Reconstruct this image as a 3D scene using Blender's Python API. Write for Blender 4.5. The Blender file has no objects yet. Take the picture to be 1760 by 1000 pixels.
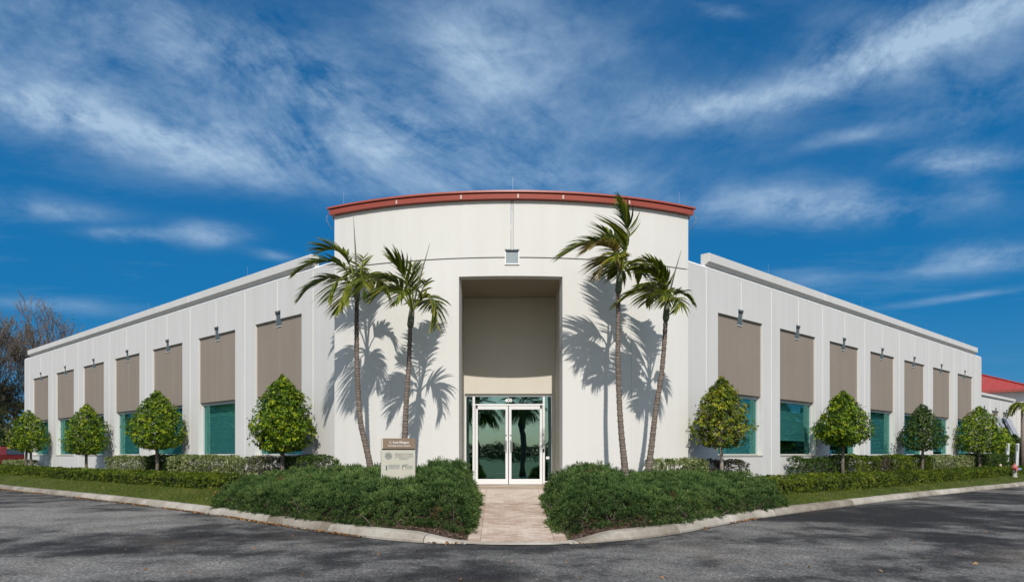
import bpy, bmesh, math, random
import numpy as np
from mathutils import Vector, Matrix, noise as mnoise

random.seed(7)
rng = np.random.default_rng(7)
R = math.radians
sc = bpy.context.scene
col = sc.collection
F, PX, HY, CAMZ = 1337.0, 860.0, 781.0, 1.5      # focal length in photo pixels, principal column, horizon row, eye height

# ------------------------------------------------------------------ camera
cd = bpy.data.cameras.new('camera')
cam = bpy.data.objects.new('camera', cd)
col.objects.link(cam)
cam.location = (0, 0, CAMZ)
cam.rotation_euler = (R(90), 0, 0)
cd.sensor_width = 36
cd.lens = 36 * F / 1760
cd.shift_x = 20 / 1760
cd.shift_y = 281 / 1760
cd.clip_end = 3000
sc.camera = cam

# ------------------------------------------------------------------ light
SUN_EL, SUN_AZ = 40.0, 1.2
sd = bpy.data.lights.new('sun', 'SUN')
sd.energy = 3.95
sd.angle = R(0.53)
sd.color = (1.0, 0.945, 0.865)
sun = bpy.data.objects.new('sun', sd)
col.objects.link(sun)
sun.rotation_euler = (R(90 - SUN_EL), 0, R(SUN_AZ))
sc.view_settings.view_transform = 'Standard'
sc.view_settings.look = 'None'
sc.view_settings.gamma = 1
sc.view_settings.exposure = 0
sc.view_settings.use_curve_mapping = False

world = bpy.data.worlds.new('World')
sc.world = world
world.use_nodes = True


def build_world():
    nt = world.node_tree
    nt.nodes.clear()
    N, L = nt.nodes.new, nt.links.new
    out = N('ShaderNodeOutputWorld')
    bg = N('ShaderNodeBackground')
    bg.inputs['Strength'].default_value = 0.092
    L(bg.outputs[0], out.inputs[0])
    sky = N('ShaderNodeTexSky')
    sky.sky_type = 'NISHITA'
    sky.sun_disc = False
    sky.sun_elevation = R(SUN_EL)
    sky.sun_rotation = R(180 - SUN_AZ)
    sky.altitude = 0
    sky.air_density = 1.0
    sky.dust_density = 1.6
    sky.ozone_density = 3.0
    tc = N('ShaderNodeTexCoord')
    sep = N('ShaderNodeSeparateXYZ')
    L(tc.outputs['Generated'], sep.inputs[0])
    # the clear-sky blue by height above the horizon, laid over the sky model
    ramp = N('ShaderNodeValToRGB')
    els = ramp.color_ramp.elements
    while len(els) < 6:
        els.new(.5)
    for e, (p, c) in zip(els, [(0, (.10, .31, .55)), (.09, (.030, .230, .49)), (.17, (.001, .180, .450)), (.28, (.001, .152, .410)), (.5, (.001, .104, .305)), (1, (.003, .078, .230))]):
        e.position = p
        e.color = (*c, 1)
    L(sep.outputs[2], ramp.inputs[0])
    sc_ = N('ShaderNodeMixRGB')
    sc_.blend_type = 'MULTIPLY'
    sc_.inputs['Fac'].default_value = 1
    sc_.inputs['Color2'].default_value = (10.8, 10.8, 10.8, 1)
    L(ramp.outputs[0], sc_.inputs['Color1'])
    hs = N('ShaderNodeMixRGB')
    side = N('ShaderNodeMapRange')            # deep blue opposite the sun, paler on the sun's side
    L(sep.outputs[1], side.inputs[0])
    side.inputs[1].default_value = -0.6
    side.inputs[2].default_value = 0.45
    side.inputs[3].default_value = 0.0
    side.inputs[4].default_value = 0.95
    L(side.outputs[0], hs.inputs['Fac'])
    L(sky.outputs[0], hs.inputs['Color1'])
    L(sc_.outputs[0], hs.inputs['Color2'])

    def M(op, a, b=None, c=None):
        n = N('ShaderNodeMath')
        n.operation = op
        for i, v in enumerate((a, b, c)):
            if v is None:
                continue
            if isinstance(v, (int, float)):
                n.inputs[i].default_value = v
            else:
                L(v, n.inputs[i])
        return n.outputs[0]
    zz = M('MAXIMUM', sep.outputs[2], 0.02)
    zz = M('ADD', zz, 0.03)
    u = M('DIVIDE', sep.outputs[0], zz)
    v = M('DIVIDE', sep.outputs[1], zz)
    cmb = N('ShaderNodeCombineXYZ')
    L(u, cmb.inputs[0])
    L(v, cmb.inputs[1])
    # slow warp of the cloud layer
    wn = N('ShaderNodeTexNoise')
    wn.inputs['Scale'].default_value = 1.3
    wn.inputs['Detail'].default_value = 8
    wn.inputs['Roughness'].default_value = 0.6
    L(cmb.outputs[0], wn.inputs['Vector'])
    vm = N('ShaderNodeVectorMath')
    vm.operation = 'MULTIPLY_ADD'
    L(wn.outputs['Color'], vm.inputs[0])
    vm.inputs[1].default_value = (0.34, 0.34, 0)
    vm.inputs[2].default_value = (-0.17, -0.17, 0)
    ad = N('ShaderNodeVectorMath')
    L(vm.outputs[0], ad.inputs[0])
    L(cmb.outputs[0], ad.inputs[1])
    P = ad.outputs[0]

    def fbm(scale, rot, sx, sy, detail, rough, seed):
        mp = N('ShaderNodeMapping')
        mp.inputs['Rotation'].default_value = (0, 0, R(rot))
        mp.inputs['Scale'].default_value = (sx, sy, 1)
        mp.inputs['Location'].default_value = (seed, seed * .7, seed * .3)
        L(P, mp.inputs[0])
        n = N('ShaderNodeTexNoise')
        n.inputs['Scale'].default_value = scale
        n.inputs['Detail'].default_value = detail
        n.inputs['Roughness'].default_value = rough
        L(mp.outputs[0], n.inputs['Vector'])
        return n.outputs['Fac']
    streak = fbm(2.0, 35, 0.75, 1.5, 10, 0.62, 3.1)
    soft = fbm(0.9, 20, 0.8, 1.2, 5, 0.5, 8.3)
    fine = fbm(5.5, 35, 0.6, 1.5, 9, 0.68, 1.7)

    def blob(cx, cy, ang, rx, ry, amp):
        mp = N('ShaderNodeMapping')
        mp.vector_type = 'TEXTURE'
        mp.inputs['Location'].default_value = (cx, cy, 0)
        mp.inputs['Rotation'].default_value = (0, 0, R(ang))
        mp.inputs['Scale'].default_value = (rx, ry, 1)
        L(P, mp.inputs[0])
        ln = N('ShaderNodeVectorMath')
        ln.operation = 'DOT_PRODUCT'
        L(mp.outputs[0], ln.inputs[0])
        L(mp.outputs[0], ln.inputs[1])
        e = M('POWER', 2.718, M('MULTIPLY', ln.outputs['Value'], -1.0))
        return M('MULTIPLY', e, amp)
    blobs = [  # cirrus sheets and streaks of the cloud layer (layer coordinates x/z, y/z)
        (-1.10, 2.16, 42, 0.47, 0.189, 0.78), (-0.43, 2.45, 23, 0.61, 0.305, 0.69), (-0.83, 1.80, 19, 0.37, 0.238, 0.45), (-0.39, 2.05, 54, 0.40, 0.147, 0.53), (-0.02, 1.78, 24, 0.26, 0.259, 0.65),
        (0.10, 2.19, 42, 0.24, 0.239, 0.45), (0.28, 2.65, -15, 0.38, 0.212, 0.45), (0.63, 2.06, -26, 0.25, 0.111, 0.78), (0.95, 1.78, -49, 0.30, 0.109, 1.06), (1.04, 1.84, 9, 0.28, 0.150, 0.45),
        (1.15, 2.85, 6, 0.51, 0.199, 0.62), (1.04, 2.29, -36, 0.16, 0.061, 0.35), (1.47, 2.40, -16, 0.17, 0.099, 0.75), (1.48, 2.52, 57, 0.34, 0.052, 0.28), (2.17, 3.52, -34, 0.25, 0.252, 0.69),
        (2.45, 4.22, -49, 0.25, 0.092, 0.44), (-1.20, 3.20, 40, 0.11, 0.157, 0.56), (-1.51, 3.16, 10, 0.17, 0.077, 0.45), (-1.64, 2.86, 17, 0.23, 0.122, 0.38), (-2.55, 4.41, 20, 0.34, 0.185, 0.50),
        (0.46, 1.67, 17, 0.04, 0.027, 0.38), (-1.03, 3.50, 64, 0.11, 0.066, 0.38), (1.55, 3.98, 43, 0.28, 0.153, 0.31), (0.47, 2.10, 31, 0.35, 0.166, 0.20), (1.27, 2.13, -6, 0.17, 0.152, 0.31),
        (.1, -2.2, 30, 1.6, .5, .4), (-2.4, .4, 60, 1.2, .4, .4), (2.4, .5, -40, 1.3, .4, .4)]
    tot = None
    for b in blobs:
        o = blob(*b)
        tot = o if tot is None else M('ADD', tot, o)
    def curl(scale, detail, rough, dist, rot, sx, sz):
        mp = N('ShaderNodeMapping')
        mp.vector_type = 'TEXTURE'
        mp.inputs['Rotation'].default_value = (0, R(rot), 0)
        mp.inputs['Scale'].default_value = (1 / sx, 1, 1 / sz)
        L(tc.outputs['Generated'], mp.inputs[0])
        n = N('ShaderNodeTexNoise')
        n.inputs['Scale'].default_value = scale
        n.inputs['Detail'].default_value = detail
        n.inputs['Roughness'].default_value = rough
        n.inputs['Distortion'].default_value = dist
        L(mp.outputs[0], n.inputs['Vector'])
        return n.outputs['Fac']
    # filaments run down to the right in the east half, up to the right in the west half
    fa = curl(7.5, 11, .66, .35, 30, .40, 1.5)
    fb = curl(7.5, 11, .66, .35, -27, .40, 1.5)
    ew = N('ShaderNodeMapRange')
    L(sep.outputs[0], ew.inputs[0])
    ew.inputs[1].default_value = -0.05
    ew.inputs[2].default_value = 0.25
    fmx = N('ShaderNodeMixRGB')
    L(ew.outputs[0], fmx.inputs['Fac'])
    L(fa, fmx.inputs['Color1'])
    L(fb, fmx.inputs['Color2'])
    puff = curl(13.0, 10, .64, .3, 0, .8, 1.1)
    n1 = M('MULTIPLY_ADD', streak, 1.3, 0.05)
    n2 = M('MAXIMUM', M('ADD', M('MULTIPLY_ADD', fmx.outputs[0], 4.4, -1.62), M('MULTIPLY_ADD', puff, 2.8, -1.15)), 0.05)
    m = M('MULTIPLY', M('MULTIPLY', tot, n1), n2)
    base = M('MULTIPLY', M('MAXIMUM', M('SUBTRACT', M('MULTIPLY', M('ADD', streak, soft), 0.5), 0.50), 0.0), 0.8)
    m = M('ADD', m, base)
    veil = N('ShaderNodeMapRange')  # cloud veil overhead and behind the viewer, added for whiter fill light
    veil.interpolation_type = 'SMOOTHSTEP'
    L(v, veil.inputs[0])
    veil.inputs[1].default_value = 1.5
    veil.inputs[2].default_value = 0.4
    veil.inputs[3].default_value = 0.0
    veil.inputs[4].default_value = 0.8
    m = M('ADD', m, M('MULTIPLY', veil.outputs[0], M('ADD', streak, 0.1)))
    fade = N('ShaderNodeMapRange')
    L(sep.outputs[2], fade.inputs[0])
    fade.inputs[1].default_value = 0.02
    fade.inputs[2].default_value = 0.22
    m = M('MULTIPLY', m, fade.outputs[0])
    m = M('MINIMUM', m, 0.85)
    mix = N('ShaderNodeMixRGB')
    L(m, mix.inputs['Fac'])
    L(hs.outputs[0], mix.inputs['Color1'])
    mix.inputs['Color2'].default_value = (4.9, 6.6, 8.5, 1)
    L(mix.outputs[0], bg.inputs['Color'])


build_world()

# ------------------------------------------------------------------ mesh helpers


class MB:
    """collects polygons for one mesh"""

    def __init__(self):
        self.v, self.f = [], []

    def add(self, verts, faces):
        o = len(self.v)
        self.v += [tuple(p) for p in verts]
        self.f += [tuple(i + o for i in f) for f in faces]
        return self

    def box(self, a, b, T=None):
        (x0, y0, z0), (x1, y1, z1) = a, b
        vs = [(x, y, z) for z in (z0, z1) for y in (y0, y1) for x in (x0, x1)]
        if T:
            vs = [T(*p) for p in vs]
        return self.add(vs, [(0, 2, 3, 1), (4, 5, 7, 6), (0, 1, 5, 4), (2, 6, 7, 3), (0, 4, 6, 2), (1, 3, 7, 5)])

    def tube(self, pts, rad, n=8, cap=True):
        pts = [Vector(p) for p in pts]
        if not hasattr(rad, '__len__'):
            rad = [rad] * len(pts)
        rings = []
        up = None
        for i, p in enumerate(pts):
            d = (pts[min(i + 1, len(pts) - 1)] - pts[max(i - 1, 0)]).normalized()
            if up is None:
                up = Vector((1, 0, 0)) if abs(d.x) < .9 else Vector((0, 1, 0))
            a = d.cross(up)
            if a.length < 1e-6:
                a = d.orthogonal()
            a.normalize()
            b = a.cross(d).normalized()
            up = b.cross(a) * 0 + up
            rings.append([p + (a * math.cos(t) + b * math.sin(t)) * rad[i] for t in (2 * math.pi * k / n for k in range(n))])
        vs = [q for r in rings for q in r]
        fs = []
        for i in range(len(pts) - 1):
            for k in range(n):
                k2 = (k + 1) % n
                fs.append((i * n + k, i * n + k2, (i + 1) * n + k2, (i + 1) * n + k))
        if cap:
            fs.append(tuple(range(n)))
            fs.append(tuple((len(pts) - 1) * n + k for k in range(n)))
        return self.add(vs, fs)

    def lathe(self, prof, c, n=20, axis='z'):
        vs, fs = [], []
        for r, h in prof:
            for k in range(n):
                t = 2 * math.pi * k / n
                x, y = r * math.cos(t), r * math.sin(t)
                p = {'z': (x, y, h), 'y': (x, h, y), 'x': (h, x, y)}[axis]
                vs.append((c[0] + p[0], c[1] + p[1], c[2] + p[2]))
        for i in range(len(prof) - 1):
            for k in range(n):
                k2 = (k + 1) % n
                fs.append((i * n + k, i * n + k2, (i + 1) * n + k2, (i + 1) * n + k))
        fs.append(tuple(range(n)))
        fs.append(tuple((len(prof) - 1) * n + k for k in range(n)))
        return self.add(vs, fs)

    def prism(self, poly, h0, h1, T):
        """poly in (a,b), extruded h0..h1; T(a,b,h)->world"""
        n = len(poly)
        vs = [T(a, b, h0) for a, b in poly] + [T(a, b, h1) for a, b in poly]
        fs = [tuple(range(n)), tuple(range(n, 2 * n))] + [(i, (i + 1) % n, n + (i + 1) % n, n + i) for i in range(n)]
        return self.add(vs, fs)

    def build(self, name, mat, parent=None, smooth=False, bevel=0, origin=None, recalc=True):
        me = bpy.data.meshes.new(name)
        vs = self.v
        if origin is not None:
            ox = Vector(origin)
            vs = [Vector(p) - ox for p in vs]
        me.from_pydata(vs, [], self.f)
        if recalc:
            bm = bmesh.new()
            bm.from_mesh(me)
            bmesh.ops.recalc_face_normals(bm, faces=bm.faces)
            bm.to_mesh(me)
            bm.free()
        if mat:
            me.materials.append(mat)
        if smooth:
            me.polygons.foreach_set('use_smooth', [True] * len(me.polygons))
        o = bpy.data.objects.new(name, me)
        col.objects.link(o)
        if origin is not None:
            o.location = origin
        if bevel:
            b = o.modifiers.new('bevel', 'BEVEL')
            b.width = bevel
            b.segments = 2
            b.limit_method = 'ANGLE'
            b.angle_limit = R(50)
        if parent:
            attach(o, parent)
        return o


def wloc(o):
    p = o
    t = Vector((0, 0, 0))
    while p:
        t += p.location
        p = p.parent
    return t


def attach(o, parent):
    """parents o (all of this script's parents are unrotated) keeping it where it stands"""
    o.location = o.location - wloc(parent)
    o.parent = parent


def tag(o, label=None, cat=None, group=None, kind=None):
    if label:
        o['label'] = label
    if cat:
        o['category'] = cat
    if group:
        o['group'] = group
    if kind:
        o['kind'] = kind
    return o


def thing(name, label, cat, loc=(0, 0, 0), group=None):
    o = bpy.data.objects.new(name, None)
    o.empty_display_size = .2
    col.objects.link(o)
    o.location = loc
    return tag(o, label, cat, group)


def np_object(name, V, faces, mat, tone=None, parent=None, smooth=False, origin=None):
    """mesh from numpy arrays; faces (m,k)"""
    V = np.asarray(V, dtype=np.float32)
    if origin is not None:
        V = V - np.array(origin, dtype=np.float32)
    faces = np.asarray(faces, dtype=np.int32)
    m, k = faces.shape
    me = bpy.data.meshes.new(name)
    me.vertices.add(len(V))
    me.vertices.foreach_set('co', V.ravel())
    me.loops.add(m * k)
    me.loops.foreach_set('vertex_index', faces.ravel())
    me.polygons.add(m)
    me.polygons.foreach_set('loop_start', np.arange(0, m * k, k, dtype=np.int32))
    me.polygons.foreach_set('loop_total', np.full(m, k, dtype=np.int32))
    me.update(calc_edges=True)
    if tone is not None:
        a = me.attributes.new('tone', 'FLOAT', 'FACE')
        a.data.foreach_set('value', np.asarray(tone, dtype=np.float32))
    if smooth:
        me.polygons.foreach_set('use_smooth', np.ones(m, dtype=bool))
    me.materials.append(mat)
    o = bpy.data.objects.new(name, me)
    col.objects.link(o)
    if origin is not None:
        o.location = origin
    if parent:
        attach(o, parent)
    return o


def frames(nrm):
    """(N,3) normals -> (N,3,3) rotation matrices with z = normal and random twist"""
    n = nrm / np.maximum(np.linalg.norm(nrm, axis=1, keepdims=True), 1e-6)
    r = rng.normal(size=n.shape)
    t = np.cross(n, r)
    t /= np.maximum(np.linalg.norm(t, axis=1, keepdims=True), 1e-6)
    b = np.cross(n, t)
    return np.stack([t, b, n], axis=2)


def scatter(pv, pf, pos, rot, scl):
    pv = np.asarray(pv, float)
    pf = np.asarray(pf, int)
    V = np.einsum('nij,vj->nvi', rot, pv) * scl[:, None, None] + pos[:, None, :]
    Fs = pf[None] + (np.arange(len(pos)) * len(pv))[:, None, None]
    return V.reshape(-1, 3), Fs.reshape(-1, pf.shape[1])


def nz(x, y, z=0.0):
    return mnoise.noise(Vector((x, y, z)))


# ------------------------------------------------------------------ materials
def new_mat(name):
    m = bpy.data.materials.new(name)
    m.use_nodes = True
    nt = m.node_tree
    b = nt.nodes['Principled BSDF']
    return m, nt, b


def paint(name, c, rough=.7, var=.06, scale=2.0, bump=.0, bscale=120, metal=0.0, streak=0.0, spec=.4, c2=None):
    m, nt, b = new_mat(name)
    N, L = nt.nodes.new, nt.links.new
    b.inputs['Roughness'].default_value = rough
    b.inputs['Metallic'].default_value = metal
    b.inputs['Specular IOR Level'].default_value = spec
    tc = N('ShaderNodeTexCoord')
    geo = N('ShaderNodeNewGeometry')
    n = N('ShaderNodeTexNoise')
    n.inputs['Scale'].default_value = scale
    n.inputs['Detail'].default_value = 6
    n.inputs['Roughness'].default_value = .6
    L(geo.outputs['Position'], n.inputs['Vector'])
    rp = N('ShaderNodeValToRGB')
    rp.color_ramp.elements[0].position = .3
    rp.color_ramp.elements[1].position = .7
    d = c2 or [x * (1 - 2 * var) for x in c]
    rp.color_ramp.elements[0].color = (*d, 1)
    rp.color_ramp.elements[1].color = (*c, 1)
    L(n.outputs['Fac'], rp.inputs[0])
    colr = rp.outputs[0]
    if streak:
        mp = N('ShaderNodeMapping')
        mp.inputs['Scale'].default_value = (1.7, 1.7, .10)
        L(geo.outputs['Position'], mp.inputs[0])
        s = N('ShaderNodeTexNoise')
        s.inputs['Scale'].default_value = 1.6
        s.inputs['Detail'].default_value = 5
        L(mp.outputs[0], s.inputs['Vector'])
        r2 = N('ShaderNodeValToRGB')
        r2.color_ramp.elements[0].position = .32
        r2.color_ramp.elements[1].position = .62
        k = 1 - streak
        r2.color_ramp.elements[0].color = (k, k * .995, k * .975, 1)
        r2.color_ramp.elements[1].color = (1, 1, 1, 1)
        L(s.outputs['Fac'], r2.inputs[0])
        mu = N('ShaderNodeMixRGB')
        mu.blend_type = 'MULTIPLY'
        mu.inputs['Fac'].default_value = 1
        L(colr, mu.inputs['Color1'])
        L(r2.outputs[0], mu.inputs['Color2'])
        colr = mu.outputs[0]
    L(colr, b.inputs['Base Color'])
    if bump:
        bn = N('ShaderNodeTexNoise')
        bn.inputs['Scale'].default_value = bscale
        bn.inputs['Detail'].default_value = 4
        L(geo.outputs['Position'], bn.inputs['Vector'])
        bp = N('ShaderNodeBump')
        bp.inputs['Strength'].default_value = bump
        bp.inputs['Distance'].default_value = .01
        L(bn.outputs['Fac'], bp.inputs['Height'])
        L(bp.outputs[0], b.inputs['Normal'])
    return m


def leaf_mat(name, stops, trans=.3, rough=.42, spec=.45):
    m, nt, b = new_mat(name)
    N, L = nt.nodes.new, nt.links.new
    at = N('ShaderNodeAttribute')
    at.attribute_name = 'tone'
    rp = N('ShaderNodeValToRGB')
    els = rp.color_ramp.elements
    while len(els) < len(stops):
        els.new(.5)
    for e, (p, c) in zip(els, stops):
        e.position = p
        e.color = (*c, 1)
    L(at.outputs['Fac'], rp.inputs[0])
    b.inputs['Roughness'].default_value = rough
    b.inputs['Specular IOR Level'].default_value = spec
    L(rp.outputs[0], b.inputs['Base Color'])
    tr = N('ShaderNodeBsdfTranslucent')
    g = N('ShaderNodeMixRGB')
    g.blend_type = 'MULTIPLY'
    g.inputs['Fac'].default_value = 1
    g.inputs['Color2'].default_value = (1.25, 1.3, .55, 1)
    L(rp.outputs[0], g.inputs['Color1'])
    L(g.outputs[0], tr.inputs[0])
    mx = N('ShaderNodeMixShader')
    mx.inputs[0].default_value = trans
    L(b.outputs[0], mx.inputs[1])
    L(tr.outputs[0], mx.inputs[2])
    L(mx.outputs[0], nt.nodes['Material Output'].inputs[0])
    return m


def glass_mat(name, refl, through, fac):
    m, nt, b = new_mat(name)
    N, L = nt.nodes.new, nt.links.new
    nt.nodes.remove(b)
    gl = N('ShaderNodeBsdfGlossy')
    gl.inputs['Color'].default_value = (*refl, 1)
    gl.inputs['Roughness'].default_value = .004
    tr = N('ShaderNodeBsdfTransparent')
    tr.inputs['Color'].default_value = (*through, 1)
    lw = N('ShaderNodeLayerWeight')
    lw.inputs['Blend'].default_value = .35
    mr = N('ShaderNodeMapRange')
    mr.inputs[3].default_value = fac
    mr.inputs[4].default_value = min(1, fac + .5)
    L(lw.outputs['Fresnel'], mr.inputs[0])
    geo = N('ShaderNodeNewGeometry')
    nn = N('ShaderNodeTexNoise')
    nn.inputs['Scale'].default_value = 1.3
    L(geo.outputs['Position'], nn.inputs['Vector'])
    bp = N('ShaderNodeBump')
    bp.inputs['Strength'].default_value = .02
    bp.inputs['Distance'].default_value = .1
    L(nn.outputs['Fac'], bp.inputs['Height'])
    L(bp.outputs[0], gl.inputs['Normal'])
    mx = N('ShaderNodeMixShader')
    L(mr.outputs[0], mx.inputs[0])
    L(tr.outputs[0], mx.inputs[1])
    L(gl.outputs[0], mx.inputs[2])
    L(mx.outputs[0], nt.nodes['Material Output'].inputs[0])
    return m


def asphalt_mat():
    m, nt, b = new_mat('asphalt')
    N, L = nt.nodes.new, nt.links.new
    geo = N('ShaderNodeNewGeometry')

    def noise(scale, detail, sx=1, sy=1, rough=.55, dist=0.0, off=0.0):
        mp = N('ShaderNodeMapping')
        mp.inputs['Scale'].default_value = (sx, sy, 1)
        mp.inputs['Location'].default_value = (off, off * .6, 0)
        L(geo.outputs['Position'], mp.inputs[0])
        n = N('ShaderNodeTexNoise')
        n.inputs['Scale'].default_value = scale
        n.inputs['Detail'].default_value = detail
        n.inputs['Roughness'].default_value = rough
        n.inputs['Distortion'].default_value = dist
        L(mp.outputs[0], n.inputs['Vector'])
        return n.outputs['Fac']

    def ramp(x, stops):
        rp = N('ShaderNodeValToRGB')
        els = rp.color_ramp.elements
        while len(els) < len(stops):
            els.new(.5)
        for e, (p, c) in zip(els, stops):
            e.position = p
            e.color = (*c, 1) if hasattr(c, '__len__') else (c, c, c, 1)
        L(x, rp.inputs[0])
        return rp.outputs[0]

    def mixc(f, a, bb, mode='MIX'):
        n = N('ShaderNodeMixRGB')
        n.blend_type = mode
        for i, v in zip(('Fac', 'Color1', 'Color2'), (f, a, bb)):
            if isinstance(v, (int, float)):
                n.inputs[i].default_value = v
            elif isinstance(v, tuple):
                n.inputs[i].default_value = (*v, 1)
            else:
                L(v, n.inputs[i])
        return n.outputs[0]
    big = noise(.20, 4, 1.0, .8, .5, .6, 4.0)
    mid = noise(.85, 10, 1.0, .8, .70, .3, 2.0)
    w = mixc(.55, big, mid)
    sepp = N('ShaderNodeSeparateXYZ')
    L(geo.outputs['Position'], sepp.inputs[0])

    def M(op, a, b):
        k = N('ShaderNodeMath')
        k.operation = op
        for i, v in enumerate((a, b)):
            if isinstance(v, (int, float)):
                k.inputs[i].default_value = v
            else:
                L(v, k.inputs[i])
        return k.outputs[0]
    ww = N('ShaderNodeRGBToBW')
    L(w, ww.inputs[0])
    w = ww.outputs[0]
    # resealed areas, tree shade painted on the right (darker) and worn wheel paths (paler)
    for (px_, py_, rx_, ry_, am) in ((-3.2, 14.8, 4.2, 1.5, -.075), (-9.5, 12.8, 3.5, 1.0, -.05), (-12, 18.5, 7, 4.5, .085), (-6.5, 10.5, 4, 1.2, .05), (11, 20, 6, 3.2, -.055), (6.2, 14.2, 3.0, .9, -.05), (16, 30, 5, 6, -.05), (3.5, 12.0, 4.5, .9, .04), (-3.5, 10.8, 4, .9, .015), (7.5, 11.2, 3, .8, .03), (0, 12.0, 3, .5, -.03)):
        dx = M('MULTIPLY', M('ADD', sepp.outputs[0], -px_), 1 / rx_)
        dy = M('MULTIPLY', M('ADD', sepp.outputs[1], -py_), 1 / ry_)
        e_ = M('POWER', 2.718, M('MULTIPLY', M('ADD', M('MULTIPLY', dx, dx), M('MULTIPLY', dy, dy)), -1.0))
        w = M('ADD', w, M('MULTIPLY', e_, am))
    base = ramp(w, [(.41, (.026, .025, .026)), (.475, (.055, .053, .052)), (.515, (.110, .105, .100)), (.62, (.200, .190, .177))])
    agg = ramp(noise(26, 5, 1, .55, rough=.9), [(.36, .15), (.5, .95), (.62, 2.7)])
    fine = ramp(noise(9, 6, 1, .5, rough=.8, off=9.), [(.3, .66), (.7, 1.34)])
    c = mixc(1.0, mixc(.75, base, agg, 'MULTIPLY'), fine, 'MULTIPLY')
    # pale specks of worn aggregate
    vo = N('ShaderNodeTexVoronoi')
    vo.inputs['Scale'].default_value = 26
    L(geo.outputs['Position'], vo.inputs['Vector'])
    sp = ramp(vo.outputs['Distance'], [(.06, 1.0), (.12, 0.0)])
    # a rusty wash where water has stood
    c = mixc(ramp(noise(.33, 4, off=14.), [(.56, 0.0), (.68, .28)]), c, (.13, .098, .07))
    c = mixc(mixc(1.0, sp, ramp(noise(6, 3, off=5.), [(.5, 0.0), (.7, .5)]), 'MULTIPLY'), c, (.22, .21, .20))
    # hairline cracks
    vc = N('ShaderNodeTexVoronoi')
    vc.feature = 'DISTANCE_TO_EDGE'
    vc.inputs['Scale'].default_value = .33
    wv = N('ShaderNodeVectorMath')
    wn = N('ShaderNodeTexNoise')
    wn.inputs['Scale'].default_value = 1.4
    wn.inputs['Detail'].default_value = 6
    L(geo.outputs['Position'], wn.inputs['Vector'])
    sv = N('ShaderNodeVectorMath')
    sv.operation = 'MULTIPLY'
    sv.inputs[1].default_value = (1.6, 1.6, 0)
    L(wn.outputs['Color'], sv.inputs[0])
    L(sv.outputs[0], wv.inputs[0])
    L(geo.outputs['Position'], wv.inputs[1])
    L(wv.outputs[0], vc.inputs['Vector'])
    cr = ramp(vc.outputs['Distance'], [(.0, .35), (.006, 1.0)])
    c = mixc(mixc(1.0, ramp(noise(.5, 2, off=3.), [(.5, 0.0), (.6, .8)]), (1, 1, 1), 'MULTIPLY'), c, mixc(1.0, c, cr, 'MULTIPLY'))
    L(c, b.inputs['Base Color'])
    b.inputs['Roughness'].default_value = .93
    b.inputs['Specular IOR Level'].default_value = .12
    bp = N('ShaderNodeBump')
    bp.inputs['Strength'].default_value = .55
    bp.inputs['Distance'].default_value = .008
    L(noise(80, 4, rough=.7), bp.inputs['Height'])
    L(bp.outputs[0], b.inputs['Normal'])
    return m


def obj_tint_mat(name, ca, cb, rough=.85, bump=.3):
    """colour varies per object (or per face through the tone attribute)"""
    m, nt, b = new_mat(name)
    N, L = nt.nodes.new, nt.links.new
    oi = N('ShaderNodeObjectInfo')
    at = N('ShaderNodeAttribute')
    at.attribute_name = 'tone'
    geo = N('ShaderNodeNewGeometry')
    n = N('ShaderNodeTexNoise')
    n.inputs['Scale'].default_value = 9
    n.inputs['Detail'].default_value = 7
    n.inputs['Roughness'].default_value = .7
    L(geo.outputs['Position'], n.inputs['Vector'])
    n2 = N('ShaderNodeTexNoise')
    n2.inputs['Scale'].default_value = 1.1
    n2.inputs['Detail'].default_value = 4
    L(geo.outputs['Position'], n2.inputs['Vector'])

    def M(op, a, bb):
        k = N('ShaderNodeMath')
        k.operation = op
        for i, v in enumerate((a, bb)):
            if isinstance(v, (int, float)):
                k.inputs[i].default_value = v
            else:
                L(v, k.inputs[i])
        return k.outputs[0]
    f = M('ADD', M('MULTIPLY', M('ADD', oi.outputs['Random'], at.outputs['Fac']), .33), M('MULTIPLY', n.outputs['Fac'], .55))
    f = M('ADD', f, M('MULTIPLY', M('SUBTRACT', n2.outputs['Fac'], .5), .9))
    rp = N('ShaderNodeValToRGB')
    rp.color_ramp.elements[0].position = .2
    rp.color_ramp.elements[1].position = .8
    rp.color_ramp.elements[0].color = (*ca, 1)
    rp.color_ramp.elements[1].color = (*cb, 1)
    L(f, rp.inputs[0])
    L(rp.outputs[0], b.inputs['Base Color'])
    b.inputs['Roughness'].default_value = rough
    b.inputs['Specular IOR Level'].default_value = .2
    bp = N('ShaderNodeBump')
    bp.inputs['Strength'].default_value = bump
    bp.inputs['Distance'].default_value = .006
    L(n.outputs['Fac'], bp.inputs['Height'])
    L(bp.outputs[0], b.inputs['Normal'])
    return m


M_WALL = paint('white_stucco', (.684, .673, .648), .85, .02, .5, .2, 160, streak=.03, spec=.2)
M_WING = paint('white_precast', (.650, .643, .632), .85, .02, .5, .2, 160, streak=.045, spec=.2)
M_JOINT = paint('white_joint', (.80, .80, .79), .6, .01, 3, spec=.3)  # sealant white, with the brightness of sunlit chamfers put into the paint
M_GROOVE = paint('grey_groove', (.24, .232, .215), .9, .04, 3)
M_CREAM = paint('cream_plaster', (.625, .588, .515), .85, .02, 1, .2, 160, streak=.03, spec=.2)
M_TAUPE = paint('taupe_panel', (.300, .252, .212), .8, .03, .9, .2, 140, streak=.07, spec=.2)
M_SCUP = paint('zinc', (.115, .145, .155), .55, .08, 6, metal=.1)
M_SCUPL = paint('pale_zinc', (.27, .32, .345), .5, .06, 9, metal=.1)
M_RED = paint('red_metal', (.36, .080, .056), .42, .05, 1.2, spec=.5)
M_CLIP = paint('pale_clip', (.62, .50, .45), .5, .05, 8)
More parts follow.
